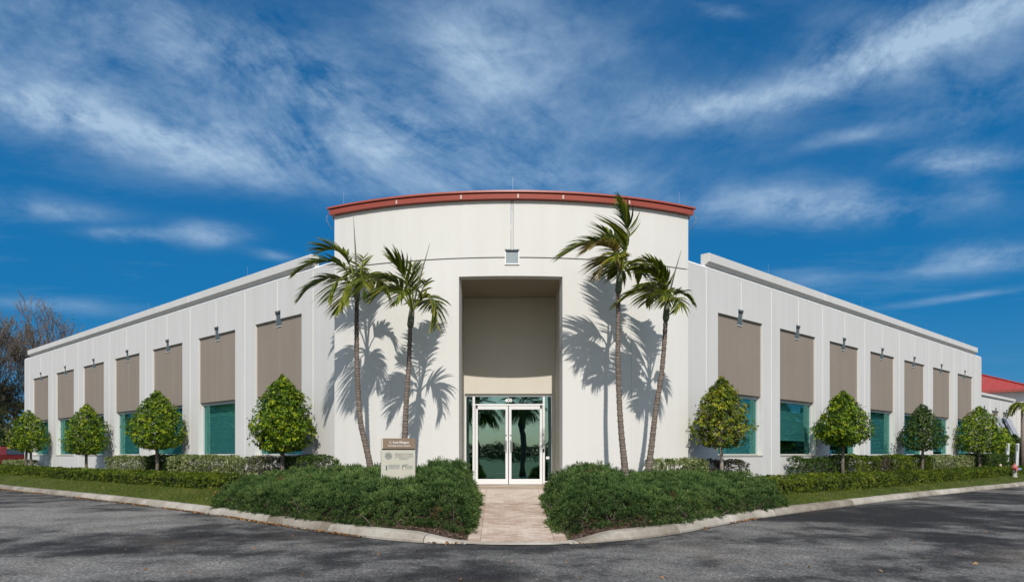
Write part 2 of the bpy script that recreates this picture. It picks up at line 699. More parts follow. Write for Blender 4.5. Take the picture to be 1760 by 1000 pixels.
M_FRAME = paint('white_aluminium', (.74, .75, .76), .38, .02, 3, spec=.5)
M_WFRAME = paint('grey_window_frame', (.50, .52, .51), .5, .04, 3)
M_SILL = paint('beige_sill', (.50, .45, .37), .8, .06, 4)
M_BLIND = paint('blind', (.80, .81, .79), .6, .02, 2)
M_DARK = paint('dark_interior', (.055, .058, .06), .9, .2, 1.5)
M_BLACK = paint('black_plastic', (.015, .015, .016), .4, .1, 5)
M_STEEL = paint('brushed_steel', (.55, .55, .56), .28, .04, 9, metal=.95)
M_ROOF = paint('roof_membrane', (.45, .44, .42), .9, .06, 1)
M_GLASS = glass_mat('teal_glass', (.45, .80, .68), (.64, .89, .92), .07)
M_DGLASS = glass_mat('door_glass', (.55, .92, .97), (.30, .42, .44), .31)
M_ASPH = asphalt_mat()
M_CONC = obj_tint_mat('concrete', (.20, .168, .128), (.53, .49, .43), .9, .5)
M_PAVER = obj_tint_mat('paver', (.36, .255, .195), (.60, .50, .42), .9, .4)
M_MULCH = paint('mulch', (.105, .066, .045), .95, .3, 14, .9, 60, c2=(.035, .022, .016))
M_SOIL = paint('turf_soil', (.075, .085, .028), .95, .2, 3, .8, 40, c2=(.045, .06, .018))
M_FIELD = paint('field_grass', (.105, .150, .035), .95, .2, .25, .6, 20, c2=(.065, .105, .025))
M_TAR = paint('tar_seam', (.018, .018, .020), .8, .1, 3)
M_BARK = paint('grey_bark', (.21, .175, .14), .95, .2, 9, .8, 30, c2=(.09, .072, .058))
M_BARK2 = paint('pale_grey_bark', (.36, .32, .27), .95, .2, 9, .8, 30, c2=(.17, .145, .12))
M_PALMBARK = paint('palm_bark', (.225, .190, .165), .95, .2, 14, .8, 40, c2=(.11, .088, .076))
def ring_bark(m):
    nt = m.node_tree
    N, L = nt.nodes.new, nt.links.new
    b = nt.nodes['Principled BSDF']
    src = b.inputs['Base Color'].links[0].from_socket
    geo = N('ShaderNodeNewGeometry')
    wv = N('ShaderNodeTexWave')
    wv.bands_direction = 'Z'
    wv.inputs['Scale'].default_value = 4.6
    wv.inputs['Distortion'].default_value = .8
    wv.inputs['Detail'].default_value = 2
    L(geo.outputs['Position'], wv.inputs['Vector'])
    rp = N('ShaderNodeValToRGB')
    rp.color_ramp.elements[0].position = .05
    rp.color_ramp.elements[0].color = (.66, .64, .62, 1)
    rp.color_ramp.elements[1].position = .55
    rp.color_ramp.elements[1].color = (1.15, 1.1, 1.05, 1)
    L(wv.outputs['Fac'], rp.inputs[0])
    mu = N('ShaderNodeMixRGB')
    mu.blend_type = 'MULTIPLY'
    mu.inputs['Fac'].default_value = 1
    L(src, mu.inputs['Color1'])
    L(rp.outputs[0], mu.inputs['Color2'])
    L(mu.outputs[0], b.inputs['Base Color'])


ring_bark(M_PALMBARK)
M_SHAFT = paint('crownshaft', (.15, .175, .105), .6, .2, 8, c2=(.075, .08, .05))
M_TWIG = paint('bare_twig', (.15, .118, .09), .95, .2, 4, c2=(.09, .07, .055))
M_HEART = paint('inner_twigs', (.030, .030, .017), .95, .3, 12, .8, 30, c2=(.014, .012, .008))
M_LEAF = leaf_mat('ficus_leaf', [(.0, (.018, .042, .004)), (.3, (.060, .118, .007)), (.55, (.135, .235, .009)), (.88, (.44, .47, .018)), (1., (.38, .28, .04))], .22, .45, .25)
M_LEAF2 = leaf_mat('yellow_ficus_leaf', [(.0, (.030, .055, .006)), (.3, (.085, .130, .010)), (.6, (.21, .245, .015)), (.88, (.46, .40, .025)), (1., (.25, .15, .05))], .22, .45, .25)
M_LEAFD = leaf_mat('dark_ficus_leaf', [(.0, (.020, .040, .008)), (.4, (.040, .085, .014)), (.75, (.085, .140, .020)), (.95, (.20, .19, .04)), (1., (.12, .06, .04))], .30, .5, .22)
M_HEDGE = leaf_mat('hedge_leaf', [(.0, (.024, .046, .006)), (.35, (.075, .120, .010)), (.7, (.185, .235, .016)), (.93, (.34, .35, .04)), (1., (.15, .09, .05))], .32, .5, .22)
M_VARI = leaf_mat('variegated_leaf', [(.0, (.045, .07, .018)), (.3, (.12, .16, .040)), (.6, (.27, .30, .12)), (.85, (.46, .46, .27)), (1., (.20, .13, .09))], .2, .5, .4)
M_PURP = leaf_mat('bronze_leaf', [(.0, (.030, .022, .018)), (.4, (.055, .050, .025)), (.75, (.12, .105, .05)), (1., (.22, .19, .10))], .2, .45, .4)
M_JUNI = leaf_mat('juniper_spray', [(.0, (.018, .040, .014)), (.3, (.042, .085, .028)), (.6, (.098, .162, .050)), (.95, (.205, .275, .085)), (1., (.18, .095, .045))], .18, .9, .04)
M_PALM = leaf_mat('palm_leaflet', [(.0, (.030, .050, .008)), (.35, (.070, .105, .012)), (.62, (.205, .225, .022)), (.93, (.40, .34, .045)), (1., (.34, .25, .09))], .3, .42, .35)
M_PALMDRY = leaf_mat('dry_palm_leaflet', [(.0, (.10, .11, .03)), (.4, (.24, .19, .06)), (.7, (.36, .27, .17)), (1., (.48, .37, .30))], .25, .6, .3)
M_GRASS = leaf_mat('grass_blade', [(.0, (.055, .090, .014)), (.5, (.115, .160, .024)), (.85, (.190, .205, .045)), (1., (.32, .26, .12))], .3, .6, .2)
M_DRY = leaf_mat('dry_leaf', [(.0, (.16, .075, .03)), (.5, (.30, .15, .06)), (1., (.42, .27, .14))], .15, .8, .2)
M_CHIP = leaf_mat('bark_chip', [(.0, (.04, .024, .016)), (.5, (.12, .075, .05)), (.9, (.22, .15, .105)), (1., (.36, .27, .2))], .0, .9, .1)
M_WOOD = leaf_mat('far_foliage', [(.0, (.020, .034, .012)), (.5, (.042, .062, .022)), (1., (.085, .095, .035))], .15, .7, .2)

# ------------------------------------------------------------------ the lie of the land
CPTS = [(0, 842), (100, 851.5), (201, 863), (300, 875.5), (399, 889.5), (498, 905.5), (600, 920), (695, 930.5), (803, 935), (975, 935),
        (1058, 929.5), (1160, 918), (1300, 891.5), (1467, 868.5), (1600, 852), (1760, 835)]
CURB = []
for px, py in CPTS:
    y = CAMZ * F / (py - HY)
    CURB.append((y * (px - PX) / F, y))
CURB[0] = (CURB[0][0] + .3, CURB[0][1])
CURB = [(CURB[0][0] - 70, CURB[0][1] + 70), (CURB[0][0] - 8, CURB[0][1] + 8)] + CURB + [(CURB[-1][0] + 8, CURB[-1][1] + 8), (CURB[-1][0] + 70, CURB[-1][1] + 70)]


def catmull(P, n):
    out = []
    P = [np.array(p, float) for p in P]
    P = [2 * P[0] - P[1]] + P + [2 * P[-1] - P[-2]]
    for i in range(1, len(P) - 2):
        k = max(2, int(np.linalg.norm(P[i + 1] - P[i]) / n))
        for j in range(k):
            t = j / k
            a, b, c, d = P[i - 1:i + 3]
            out.append(.5 * ((2 * b) + (-a + c) * t + (2 * a - 5 * b + 4 * c - d) * t * t + (-a + 3 * b - 3 * c + d) * t ** 3))
    out.append(P[-2])
    return np.array(out)


CURVE = catmull(CURB, .35)
# even spacing along the kerb
_seg = np.r_[0, np.cumsum(np.linalg.norm(np.diff(CURVE, axis=0), axis=1))]
_L = np.arange(0, _seg[-1], .3)
CURVE = np.c_[np.interp(_L, _seg, CURVE[:, 0]), np.interp(_L, _seg, CURVE[:, 1])]
CANG = np.arctan2(CURVE[:, 0], CURVE[:, 1])
CRAD = np.hypot(CURVE[:, 0], CURVE[:, 1])

_t = np.gradient(CURVE, axis=0)
_t /= np.linalg.norm(_t, axis=1, keepdims=True)
_in = CURVE + np.c_[-_t[:, 1], _t[:, 0]] * .27      # back edge of the kerb, where soil and turf begin
KANG, KRAD = np.arctan2(_in[:, 0], _in[:, 1]), np.hypot(_in[:, 0], _in[:, 1])
_o = np.argsort(KANG)
KANG, KRAD = KANG[_o], KRAD[_o]

CX, CY0 = .32, 16.2               # the wings' lines meet here, they run off at 45 degrees
AC, AR = (.29, 28.56), 9.26       # curved facade: centre and radius
FLOOR = .644
PATH0, PATH1 = -.56, 1.14         # edges of the paved walk


def wall_r(th):
    """distance from the camera foot to the building line along azimuth th"""
    s, c = np.sin(th), np.cos(th)
    r1 = np.minimum(np.where(c - s > .01, (CY0 - CX) / np.maximum(c - s, .01), 1e4), np.where(c + s > .01, (CY0 + CX) / np.maximum(c + s, .01), 1e4) * 1e6)
    rr = (CY0 - CX) / np.maximum(c - s, .004)
    rl = (CY0 + CX) / np.maximum(c + s, .004)
    r = np.where(s > .0, rr, rl)
    r = np.maximum(rr, rl)
    b = AC[0] * s + AC[1] * c
    q = b * b - (AC[0] ** 2 + AC[1] ** 2 - AR ** 2)
    arc = np.where(q > 0, b - np.sqrt(np.maximum(q, 0)), 1e5)
    r = np.where(np.abs(th - .0145) < .234, arc, r)
    return r


def ground_z(x, y):
    x = np.asarray(x, float)
    y = np.asarray(y, float)
    th = np.arctan2(x, y)
    r = np.hypot(x, y)
    c = np.interp(th, KANG, KRAD)
    w = wall_r(th)
    f = np.clip((r - c) / np.maximum(w - c, .5), 0, 1)
    # lower beside the walk so that it meets the paving and the ramped ends of the kerb
    pz = path_z(y) - .03
    d = np.maximum(np.maximum(PATH0 - x, x - PATH1), 0)
    kk = np.where(y < 18, np.clip(d / 1.15, 0, 1), 1)
    z0_ = .165 * (.16 + .84 * kk * kk * (3 - 2 * kk))
    z = z0_ + (FLOOR - .010 - z0_) * (1 - (1 - f) ** 2.2)
    k = np.clip(d / .55, 0, 1)
    return np.where(d < .55, pz * (1 - k) + z * k, z)


YC0 = float(CAMZ * F / (935 - HY))


def path_z(y):
    y = np.asarray(y, float)
    t = np.clip((y - YC0 - .1) / (19.0 - YC0), 0, 1)
    return .022 + (FLOOR - .022) * t


def pix(px, py, Y):
    return Vector(((px - PX) / F * Y, Y, CAMZ + (HY - py) / F * Y))


def at_frac(px, f):
    th = math.atan((px - PX) / F)
    c = float(np.interp(th, KANG, KRAD))
    w = float(wall_r(np.array([th]))[0])
    r = c + (w - c) * f
    return r * math.sin(th), r * math.cos(th)


def WR(s, d, z):
    return (CX + (s + d) * .70710678, CY0 + (s - d) * .70710678, z)


def WL(s, d, z):
    return (CX - (s + d) * .70710678, CY0 + (s - d) * .70710678, z)


def on_row(px, D, left):
    """point where the sight line of column px meets the line D metres in front of the wing"""
    q = (px - PX) / F
    if left:
        Y = (CY0 + CX - D * 1.41421) / (1 + q)
    else:
        Y = (CY0 - CX - D * 1.41421) / (1 - q)
    return q * Y, Y


# ground sheets
g = MB().add([(-900, -700, -.06), (900, -700, -.06), (900, 1100, -.06), (-900, 1100, -.06)], [(0, 1, 2, 3)]).build('ground', M_FIELD)
tag(g, kind='structure')
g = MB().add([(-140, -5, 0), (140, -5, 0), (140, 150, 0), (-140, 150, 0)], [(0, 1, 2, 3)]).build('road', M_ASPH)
tag(g, kind='structure')
g = MB().add([(-140, -17.5, -.03), (140, -17.5, -.03), (140, -16, -.03), (-140, -16, -.03)], [(0, 1, 2, 3)]).build('footpath', M_CONC)
tag(g, kind='structure')


def build_lawn():
    ths = np.interp(np.linspace(0, len(CANG) - 1, 700), np.arange(len(CANG)), CANG)
    ths = np.unique(np.r_[ths, np.arctan2(np.linspace(PATH0 - .7, PATH1 + .7, 40), 15.0)])
    fr = np.r_[np.linspace(0.004, .1, 6), np.linspace(.14, 1.0, 22), 1.04]
    c = np.interp(ths, KANG, KRAD)
    w = wall_r(ths)
    r = c[:, None] + (w - c)[:, None] * fr[None]
    r = np.c_[r, np.maximum(r[:, -1] * 1.5, 130), np.full(len(ths), 420.)]
    x = r * np.sin(ths)[:, None]
    y = r * np.cos(ths)[:, None]
    z = ground_z(x, y)
    z[:, -3:] = np.minimum(z[:, -3:], FLOOR - .02)
    n, m = r.shape
    idx = np.arange(n * m).reshape(n, m)
    fs = np.stack([idx[:-1, :-1], idx[:-1, 1:], idx[1:, 1:], idx[1:, :-1]], -1).reshape(-1, 4)
    o = np_object('lawn', np.stack([x, y, z], -1).reshape(-1, 3), fs[:, ::-1], M_SOIL, smooth=True)
    tag(o, kind='structure')


build_lawn()


# kerb: one structure, each cast length a piece of it
def build_kerb():
    kerb = bpy.data.objects.new('kerb', None)
    col.objects.link(kerb)
    tag(kerb, kind='structure')
    prof = [(0, -.02), (.0, .04), (.025, .09), (.05, .13), (.08, .155), (.12, .168), (.27, .174), (.305, .166), (.315, -.02)]
    tan = np.gradient(CURVE, axis=0)
    tan /= np.linalg.norm(tan, axis=1, keepdims=True)
    nrm = np.c_[-tan[:, 1], tan[:, 0]]           # to the left of travel (west to east) = towards the building
    i0 = int(np.argmin(np.hypot(CURVE[:, 0] + 24, CURVE[:, 1] - 34)))
    i1 = int(np.argmin(np.hypot(CURVE[:, 0] - 27, CURVE[:, 1] - 38.6)))
    cuts = list(range(i0 - 40, i1 + 40, 9))
    for a in cuts:
        b = a + 9
        ids = [i for i in range(a, b + 1)]
        xs = CURVE[ids]
        if np.all((xs[:, 0] > PATH0 + .02) & (xs[:, 0] < PATH1 - .02) & (xs[:, 1] < 14)):
            continue
        mb = MB()
        vs = []
        for j, i in enumerate(ids):
            p = CURVE[i].copy()
            if j == 0:
                p += tan[i] * .011
            if j == len(ids) - 1:
                p -= tan[i] * .011
            d = max(PATH0 - p[0], p[0] - PATH1, 0) if p[1] < 14.5 else 9
            k = min(1, max(0.0, d / 1.15))
            k = .16 + .84 * (k * k * (3 - 2 * k))
            for (o, h) in prof:
                h2 = h * k if h > 0 else h
                vs.append((p[0] + nrm[i][0] * o, p[1] + nrm[i][1] * o, h2 + nz(p[0] * 3, p[1] * 3, o * 9) * .004))
        m = len(prof)
        fs = [(j * m + q, (j + 1) * m + q, (j + 1) * m + q + 1, j * m + q + 1) for j in range(len(ids) - 1) for q in range(m - 1)]
        fs += [tuple(range(m)), tuple((len(ids) - 1) * m + q for q in range(m))]
        mb.add(vs, fs).build('kerb_stone', M_CONC, kerb, bevel=0)
    # bitumen seam along the foot of the kerb
    vs, fs = [], []
    ids = range(i0 - 40, i1 + 49)
    for n_, i in enumerate(ids):
        p = CURVE[i]
        wv = .055 + .035 * nz(p[0] * 1.7, p[1] * 1.7)
        vs += [(p[0] + nrm[i][0] * .02, p[1] + nrm[i][1] * .02, .004), (p[0] - nrm[i][0] * wv, p[1] - nrm[i][1] * wv, .004)]
        if n_:
            q = 2 * n_
            fs.append((q - 2, q - 1, q + 1, q))
    o = MB().add(vs, fs).build('tar_seam', M_TAR)
    tag(o, kind='structure')


build_kerb()


# paved walk: border stones, soldier course at the road, running bond between them
def build_path():
    path = bpy.data.objects.new('path', None)
    col.objects.link(path)
    path.location = ((PATH0 + PATH1) / 2, YC0, 0)
    tag(path, kind='structure')
    bed = MB()
    ys = np.linspace(YC0 - .02, 19.1, 20)
    vs, fs = [], []
    for i, y in enumerate(ys):
        z = float(path_z(y)) - .009
        vs += [(PATH0 - .02, y, z), (PATH1 + .02, y, z)]
        if i:
            fs.append((2 * i - 2, 2 * i - 1, 2 * i + 1, 2 * i))
    vs += [(PATH0 - .02, 22.3, FLOOR - .009), (PATH1 + .3, 22.3, FLOOR - .009)]
    k = len(vs)
    fs.append((k - 4, k - 3, k - 1, k - 2))
    bed.add(vs, fs).build('path_bed', paint('bedding_sand', (.20, .14, .10), .95, .2, 10), path, recalc=False)

    slope = math.atan((FLOOR - .022) / (19.0 - YC0))

    def brick(w, d):
        me_mb = MB()
        c = .003
        me_mb.add([(-w / 2, -d / 2, -.05), (w / 2, -d / 2, -.05), (w / 2, d / 2, -.05), (-w / 2, d / 2, -.05),
                   (-w / 2, -d / 2, -c), (w / 2, -d / 2, -c), (w / 2, d / 2, -c), (-w / 2, d / 2, -c),
                   (-w / 2 + c, -d / 2 + c, 0), (w / 2 - c, -d / 2 + c, 0), (w / 2 - c, d / 2 - c, 0), (-w / 2 + c, d / 2 - c, 0)],
                  [(0, 1, 5, 4), (1, 2, 6, 5), (2, 3, 7, 6), (3, 0, 4, 7), (4, 5, 9, 8), (5, 6, 10, 9), (6, 7, 11, 10), (7, 4, 8, 11), (8, 9, 10, 11)])
        return me_mb
    spots = []      # (x, y, w, d)
    gap = .0025
    w8 = (PATH1 - PATH0) / 15
    for i in range(15):
        spots.append((PATH0 + w8 * (i + .5), YC0 + .10, w8 - .008, .20 - gap))
    y = YC0 + .2
    row = 0
    bw = .103
    while y < 19.2:
        for xs in (PATH0, PATH1 - .22):
            if row % 2 == 0:
                spots.append((xs + .11, y + bw / 1, .22 - .008, 2 * bw - gap))
        x = PATH0 + .22
        x1 = PATH1 - .22
        o = .105 if row % 2 else 0
        edges = [x] + [x + .21 * j + o for j in range(1 if o == 0 else 0, 8) if x + .04 < x + .21 * j + o < x1 - .04] + [x1]
        for a, b in zip(edges, edges[1:]):
            spots.append(((a + b) / 2, y + bw / 2, b - a - gap, bw - gap))
        y += bw
        row += 1
    cache = {}
    far = MB()
    tones = []
    for n_, (x, y, w, d) in enumerate(spots):
        z = float(path_z(y)) + .001 + random.uniform(0, .003)
        tilt = Matrix.Rotation(slope, 4, 'X') if y < 19 else Matrix()
        if n_ < 300:
            key = (round(w, 3), round(d, 3))
            if key not in cache:
                b = brick(*key)
                me = bpy.data.meshes.new('paver')
                me.from_pydata(b.v, [], b.f)
                me.materials.append(M_PAVER)
                cache[key] = me
            o = bpy.data.objects.new('paver', cache[key])
            col.objects.link(o)
            o.rotation_euler = (slope, 0, random.uniform(-.008, .008))
            o.location = (x, y, z)
            attach(o, path)
        else:
            b = brick(w, d)
            mm = Matrix.Translation((x, y, z)) @ tilt
            far.add([mm @ Vector(p) for p in b.v], b.f)
            tones += [random.random()] * len(b.f)
    o = np_object('pavers', np.array(far.v), np.array([f if len(f) == 4 else f for f in far.f]), M_PAVER, tone=tones, parent=path)
    o['kind'] = 'stuff'
    m = MB()
    m.box((PATH0 - .1, 19.22, FLOOR - .05), (PATH1 + .4, 22.14, FLOOR + .002)).build('landing_slab', M_PAVER, path)


build_path()

# ------------------------------------------------------------------ the office building
B = thing('office_building', 'long white single storey office with curved central entrance block and red roof edge', 'building', (CX, 19.3, FLOOR))
ZT, ZP0, ZP1, ZS = 6.67, 3.285, 5.52, 1.45      # wing top, accent panel bottom/top, sill


def grid_panel(us, vs, solid, t, T, name, mat, parent, bevel=.007, du=None):
    """wall panel: grid lines us x vs, cells kept where solid(u,v); thickness t behind the face; T(u, depth, v)"""
    us, vs = sorted(set(round(u, 4) for u in us)), sorted(set(round(v, 4) for v in vs))
    keep = {(i, j): solid((us[i] + us[i + 1]) / 2, (vs[j] + vs[j + 1]) / 2) for i in range(len(us) - 1) for j in range(len(vs) - 1)}
    V, Fc, ix = [], [], {}

    def vid(i, j, b):
        k = (i, j, b)
        if k not in ix:
            ix[k] = len(V)
            V.append(T(us[i], -t if b else 0, vs[j]))
        return ix[k]
    for (i, j), s in keep.items():
        if not s:
            continue
        Fc.append((vid(i, j, 0), vid(i + 1, j, 0), vid(i + 1, j + 1, 0), vid(i, j + 1, 0)))
        Fc.append((vid(i, j, 1), vid(i, j + 1, 1), vid(i + 1, j + 1, 1), vid(i + 1, j, 1)))
        for (a, b, p, q) in ((-1, 0, (i, j), (i, j + 1)), (1, 0, (i + 1, j), (i + 1, j + 1)), (0, -1, (i, j), (i + 1, j)), (0, 1, (i, j + 1), (i + 1, j + 1))):
            if not keep.get((i + a, j + b), False):
                Fc.append((vid(*p, 0), vid(*q, 0), vid(*q, 1), vid(*p, 1)))
    return MB().add(V, Fc).build(name, mat, parent, bevel=bevel)


def wing(left):
    W = WL if left else WR
    c0, mod, hw = (9.84, 4.07, 1.365) if left else (9.62, 3.885, 1.345)
    end = 37.27 if left else 35.96
    cs = [c0 + mod * k for k in range(7)]
    bounds = [cs[0] - mod / 2 - .0] + [c + mod / 2 for c in cs]
    bounds[0] = 7.86 if left else 7.63
    g = .018
    T = lambda u, d, v: W(u, d, v)
    # plain piece beside the entrance block, and the end piece
    grid_panel([6.3, bounds[0] - g], [.2, ZT], lambda u, v: True, .3, T, 'wall_panel', M_WING, B)
    grid_panel([bounds[-1] + g, end], [.2, ZT], lambda u, v: True, .3, T, 'wall_panel', M_WING, B)
    drops = [1.0] * 7 if left else [1.0, .70, .78, 1.0, 1.0, .9, 1.0]
    for k, c in enumerate(cs):
        a, b = bounds[k] + g, bounds[k + 1] - g
        nw = .17

        def solid(u, v):
            if abs(u - c) < hw and ZS < v < ZP1:
                return False
            if abs(u - c) < nw and ZP1 < v < 5.770:
                return False
            if abs(u - c) < .018 and v > 5.770:
                return False
            return True
        grid_panel([a, c - hw, c - nw, c - .018, c + .018, c + nw, c + hw, b], [.2, ZS, ZP1, 5.770, ZT], solid, .3, T, 'wall_panel', M_WING, B)
        # sealed joints
        MB().box((c - .03, -.06, 5.772), (c + .03, -.008, ZT - .01), W).build('joint_strip', M_JOINT, B)
        MB().box((bounds[k] - .03, -.06, .2), (bounds[k] + .03, -.008, ZT - .01), W).build('joint_strip', M_JOINT, B)
        # accent panel in two leaves
        ap = MB().box((c - hw, -.29, ZP0), (c - .004, -.065, 5.830), W).build('accent_panel', M_TAUPE, B, bevel=.006)
        MB().box((c + .004, -.29, ZP0), (c + hw, -.065, 5.830), W).build('panel_leaf', M_TAUPE, ap, bevel=.006)
        # scupper: zinc plate set in a white-edged pocket
        sx = MB().box((c - .142, -.10, 5.330), (c + .142, -.045, 5.745), W).build('scupper', M_SCUP, B)
        MB().box((c - .142, -.064, 5.312), (c + .142, -.040, 5.329), W).build('scupper_edge', M_JOINT, sx)
        fl = MB()
        fl.prism([(c - .160, 5.766), (c - .03, 5.766), (c, 5.730), (c + .03, 5.766), (c + .160, 5.766), (c + .142, 5.720), (c - .142, 5.720)], -.044, -.004, lambda a_, b_, h: W(a_, h, b_))
        fl.build('scupper_lip', M_SCUP, sx)
        # window
        wn = MB()
        fo = -.18
        for (u0, u1, v0, v1) in ((c - hw, c + hw, ZP0 - .10, ZP0), (c - hw, c - hw + .05, ZS + .04, ZP0 - .10), (c + hw - .05, c + hw, ZS + .04, ZP0 - .10), (c - hw + .05, c + hw - .05, ZS + .04, ZS + .075)):
            wn.box((u0, fo - .06, v0), (u1, fo + .02, v1), W)
        wo = wn.build('window', M_WFRAME, B, bevel=.004)
        MB().box((c - hw + .04, fo - .03, ZS + .06), (c + hw - .04, fo - .02, ZP0 - .09), W).build('pane', M_GLASS, wo)
        MB().box((c - hw, -.27, ZS - .001), (c + hw, .02, ZS + .035), W).build('sill', M_SILL, wo, bevel=.006)
        bl = MB()
        z = ZP0 - .12
        zb = ZP0 - .12 - (ZP0 - .12 - ZS - .06) * drops[k]
        x0, x1 = c - hw + .07, c + hw - .07
        n_ = 0
        while z > zb:
            sag = .004 * math.sin(n_ * 1.7 + k)
            bl.box((x0, -.36, z - .010 + sag), (x1, -.352, z + .050), lambda u, d, v, z=z: W(u, d - (v - z) * .45, v))
            z -= .055
            n_ += 1
        bl.box((x0, -.375, zb - .04), (x1, -.345, zb - .012), W)
        bl.build('blind', M_BLIND, wo)
    MB().box((bounds[7] - .03, -.06, .2), (bounds[7] + .03, -.008, ZT - .01), W).build('joint_strip', M_JOINT, B)
    # chamfered top of the wall, parapet band behind it, projecting cap in lengths
    prof = [(-.3, ZT + .001), (0, ZT + .001), (.004, ZT + .012), (-.055, ZT + .072), (-.3, ZT + .072)]
    MB().prism([(d, z) for d, z in prof], 6.3, end, lambda d, z, s: W(s, d, z)).build('wall_coping', M_JOINT, B)
    s0, s1 = (7.86, 36.36) if left else (7.66, 34.94)
    cuts = [s0, bounds[2], bounds[4], bounds[6], s1]
    cp = [(-.20, ZT + .073), (-.075, ZT + .073), (-.075, ZT + .11), (.075, ZT + .185), (.075, ZT + .425), (-.20, ZT + .425)]
    for a, b in zip(cuts, cuts[1:]):
        MB().prism(cp, a + .006, b - .006, lambda d, z, s: W(s, d, z)).build('cornice_length', M_WING, B, bevel=.012)
        rod = (a + b) / 2
        MB().tube([W(rod, -.1, ZT + .42), W(rod, -.1, ZT + .80)], .003, 5).build('lightning_rod', M_STEEL, B)
    # roof, side and back walls, rooms
    MB().box((6.5, -16, 6.30), (end - .02, -.31, 6.50), W).build('roof', M_ROOF, B)
    MB().box((end - .3, -16, .2), (end, -.305, ZT - .004), W).build('side_wall', M_WING, B)
    MB().box((8, -16.3, .2), (end, -16.01, ZT - .004), W).build('back_wall', M_WING, B)
    rm = MB()
    rm.box((7.6, -4.6, FLOOR - .1), (end - .31, -.31, FLOOR + .01), W)
    rm.box((7.6, -4.6, 3.45), (end - .31, -.31, 3.5), W)
    rm.box((7.6, -4.6, FLOOR + .02), (end - .31, -4.5, 3.44), W)
    for k in range(1, 8):
        rm.box((bounds[k] - .06, -4.48, FLOOR + .02), (bounds[k] + .06, -.32, 3.44), W)
    rm.box((7.6, -4.48, FLOOR + .02), (7.7, -.32, 3.44), W)
    rm.build('room', M_DARK, B)


wing(True)
wing(False)


# curved entrance block
def arc(ang, d, z):
    r = AR + d
    return (AC[0] + r * math.sin(ang), AC[1] - r * math.cos(ang), z)


A1 = math.asin(4.68 / AR)
ang_of = lambda x: math.asin((x - AC[0]) / AR)
PL, PR, PT = -1.032, 1.548, 5.93
aL, aR = ang_of(PL), ang_of(PR)
jL, jR = ang_of((671 - PX) / F * 19.75), ang_of((1085 - PX) / F * 19.8)
ZJ, ZTOP = 6.385, 7.80


def steps(a, b, *extra):
    n = max(2, int(abs(b - a) / R(2.2)))
    return [a + (b - a) * i / n for i in range(n + 1)] + list(extra)


gj = .010 / AR
grid_panel(steps(-A1, jL - gj), [.2, ZJ - .014], lambda u, v: True, .35, arc, 'facade_panel', M_WALL, B, .006)
grid_panel(steps(jR + gj, A1), [.2, ZJ - .014], lambda u, v: True, .35, arc, 'facade_panel', M_WALL, B, .006)
grid_panel(steps(jL + gj, jR - gj, aL, aR), [.2, PT, ZJ - .014], lambda u, v: not (aL < u < aR and v < PT), .35, arc, 'facade_panel', M_WALL, B, .006)
grid_panel(steps(-A1, -.0033), [ZJ + .014, ZTOP], lambda u, v: True, .35, arc, 'facade_panel', M_WALL, B, .006)
grid_panel(steps(.0033, A1), [ZJ + .014, ZTOP], lambda u, v: True, .35, arc, 'facade_panel', M_WALL, B, .006)
grid_panel(steps(-A1 + .01, A1 - .01), [ZJ - .03, ZJ + .03], lambda u, v: True, .02, lambda a, d, z: arc(a, d - .03, z), 'groove_backing', M_GROOVE, B, 0)
for j in (jL, jR):
    MB().box((j - .004, -.05, .2), (j + .004, -.012, ZJ - .015), arc).build('joint_strip', M_WALL, B)
MB().box((-.0024, -.05, 6.58), (.0024, .002, 7.56), arc).build('joint_strip', M_WALL, B)
MB().box((-.0020, -.05, 7.57), (.0020, -.004, ZTOP - .01), arc).build('joint_strip', M_WALL, B)
# scupper over the entrance
sx = MB().box((-.0165, -.02, 6.235), (.0165, .008, 6.545), arc).build('scupper', M_SCUPL, B)
e = MB()
e.box((-.0195, -.02, 6.205), (-.0166, .03, 6.55), arc)
e.box((.0166, -.02, 6.205), (.0195, .03, 6.55), arc)
e.box((-.0166, -.02, 6.205), (.0166, .03, 6.234), arc)
e.build('scupper_edge', M_JOINT, sx)
MB().prism([(-.0195, 6.58), (-.003, 6.58), (0, 6.555), (.003, 6.58), (.0195, 6.58), (.018, 6.545), (-.018, 6.545)], -.01, .05, lambda a, z, h: arc(a, h, z)).build('scupper_lip', M_SCUP, sx)


# red metal roof edge: lower fascia, shadow gap, upper gutter edge
def band(prof, ext, name, mat):
    mb = MB()
    n = 48
    vs, fs = [], []
    for i in range(n + 1):
        a = -(A1 + ext) + 2 * (A1 + ext) * i / n
        for d, z in prof:
            vs.append(arc(a, d, z))
    m = len(prof)
    for i in range(n):
        for q in range(m):
            q2 = (q + 1) % m
            fs.append((i * m + q, (i + 1) * m + q, (i + 1) * m + q2, i * m + q2))
    fs += [tuple(range(m)), tuple(n * m + q for q in range(m))]
    mb.add(vs, fs)
    return mb.build(name, mat, B)


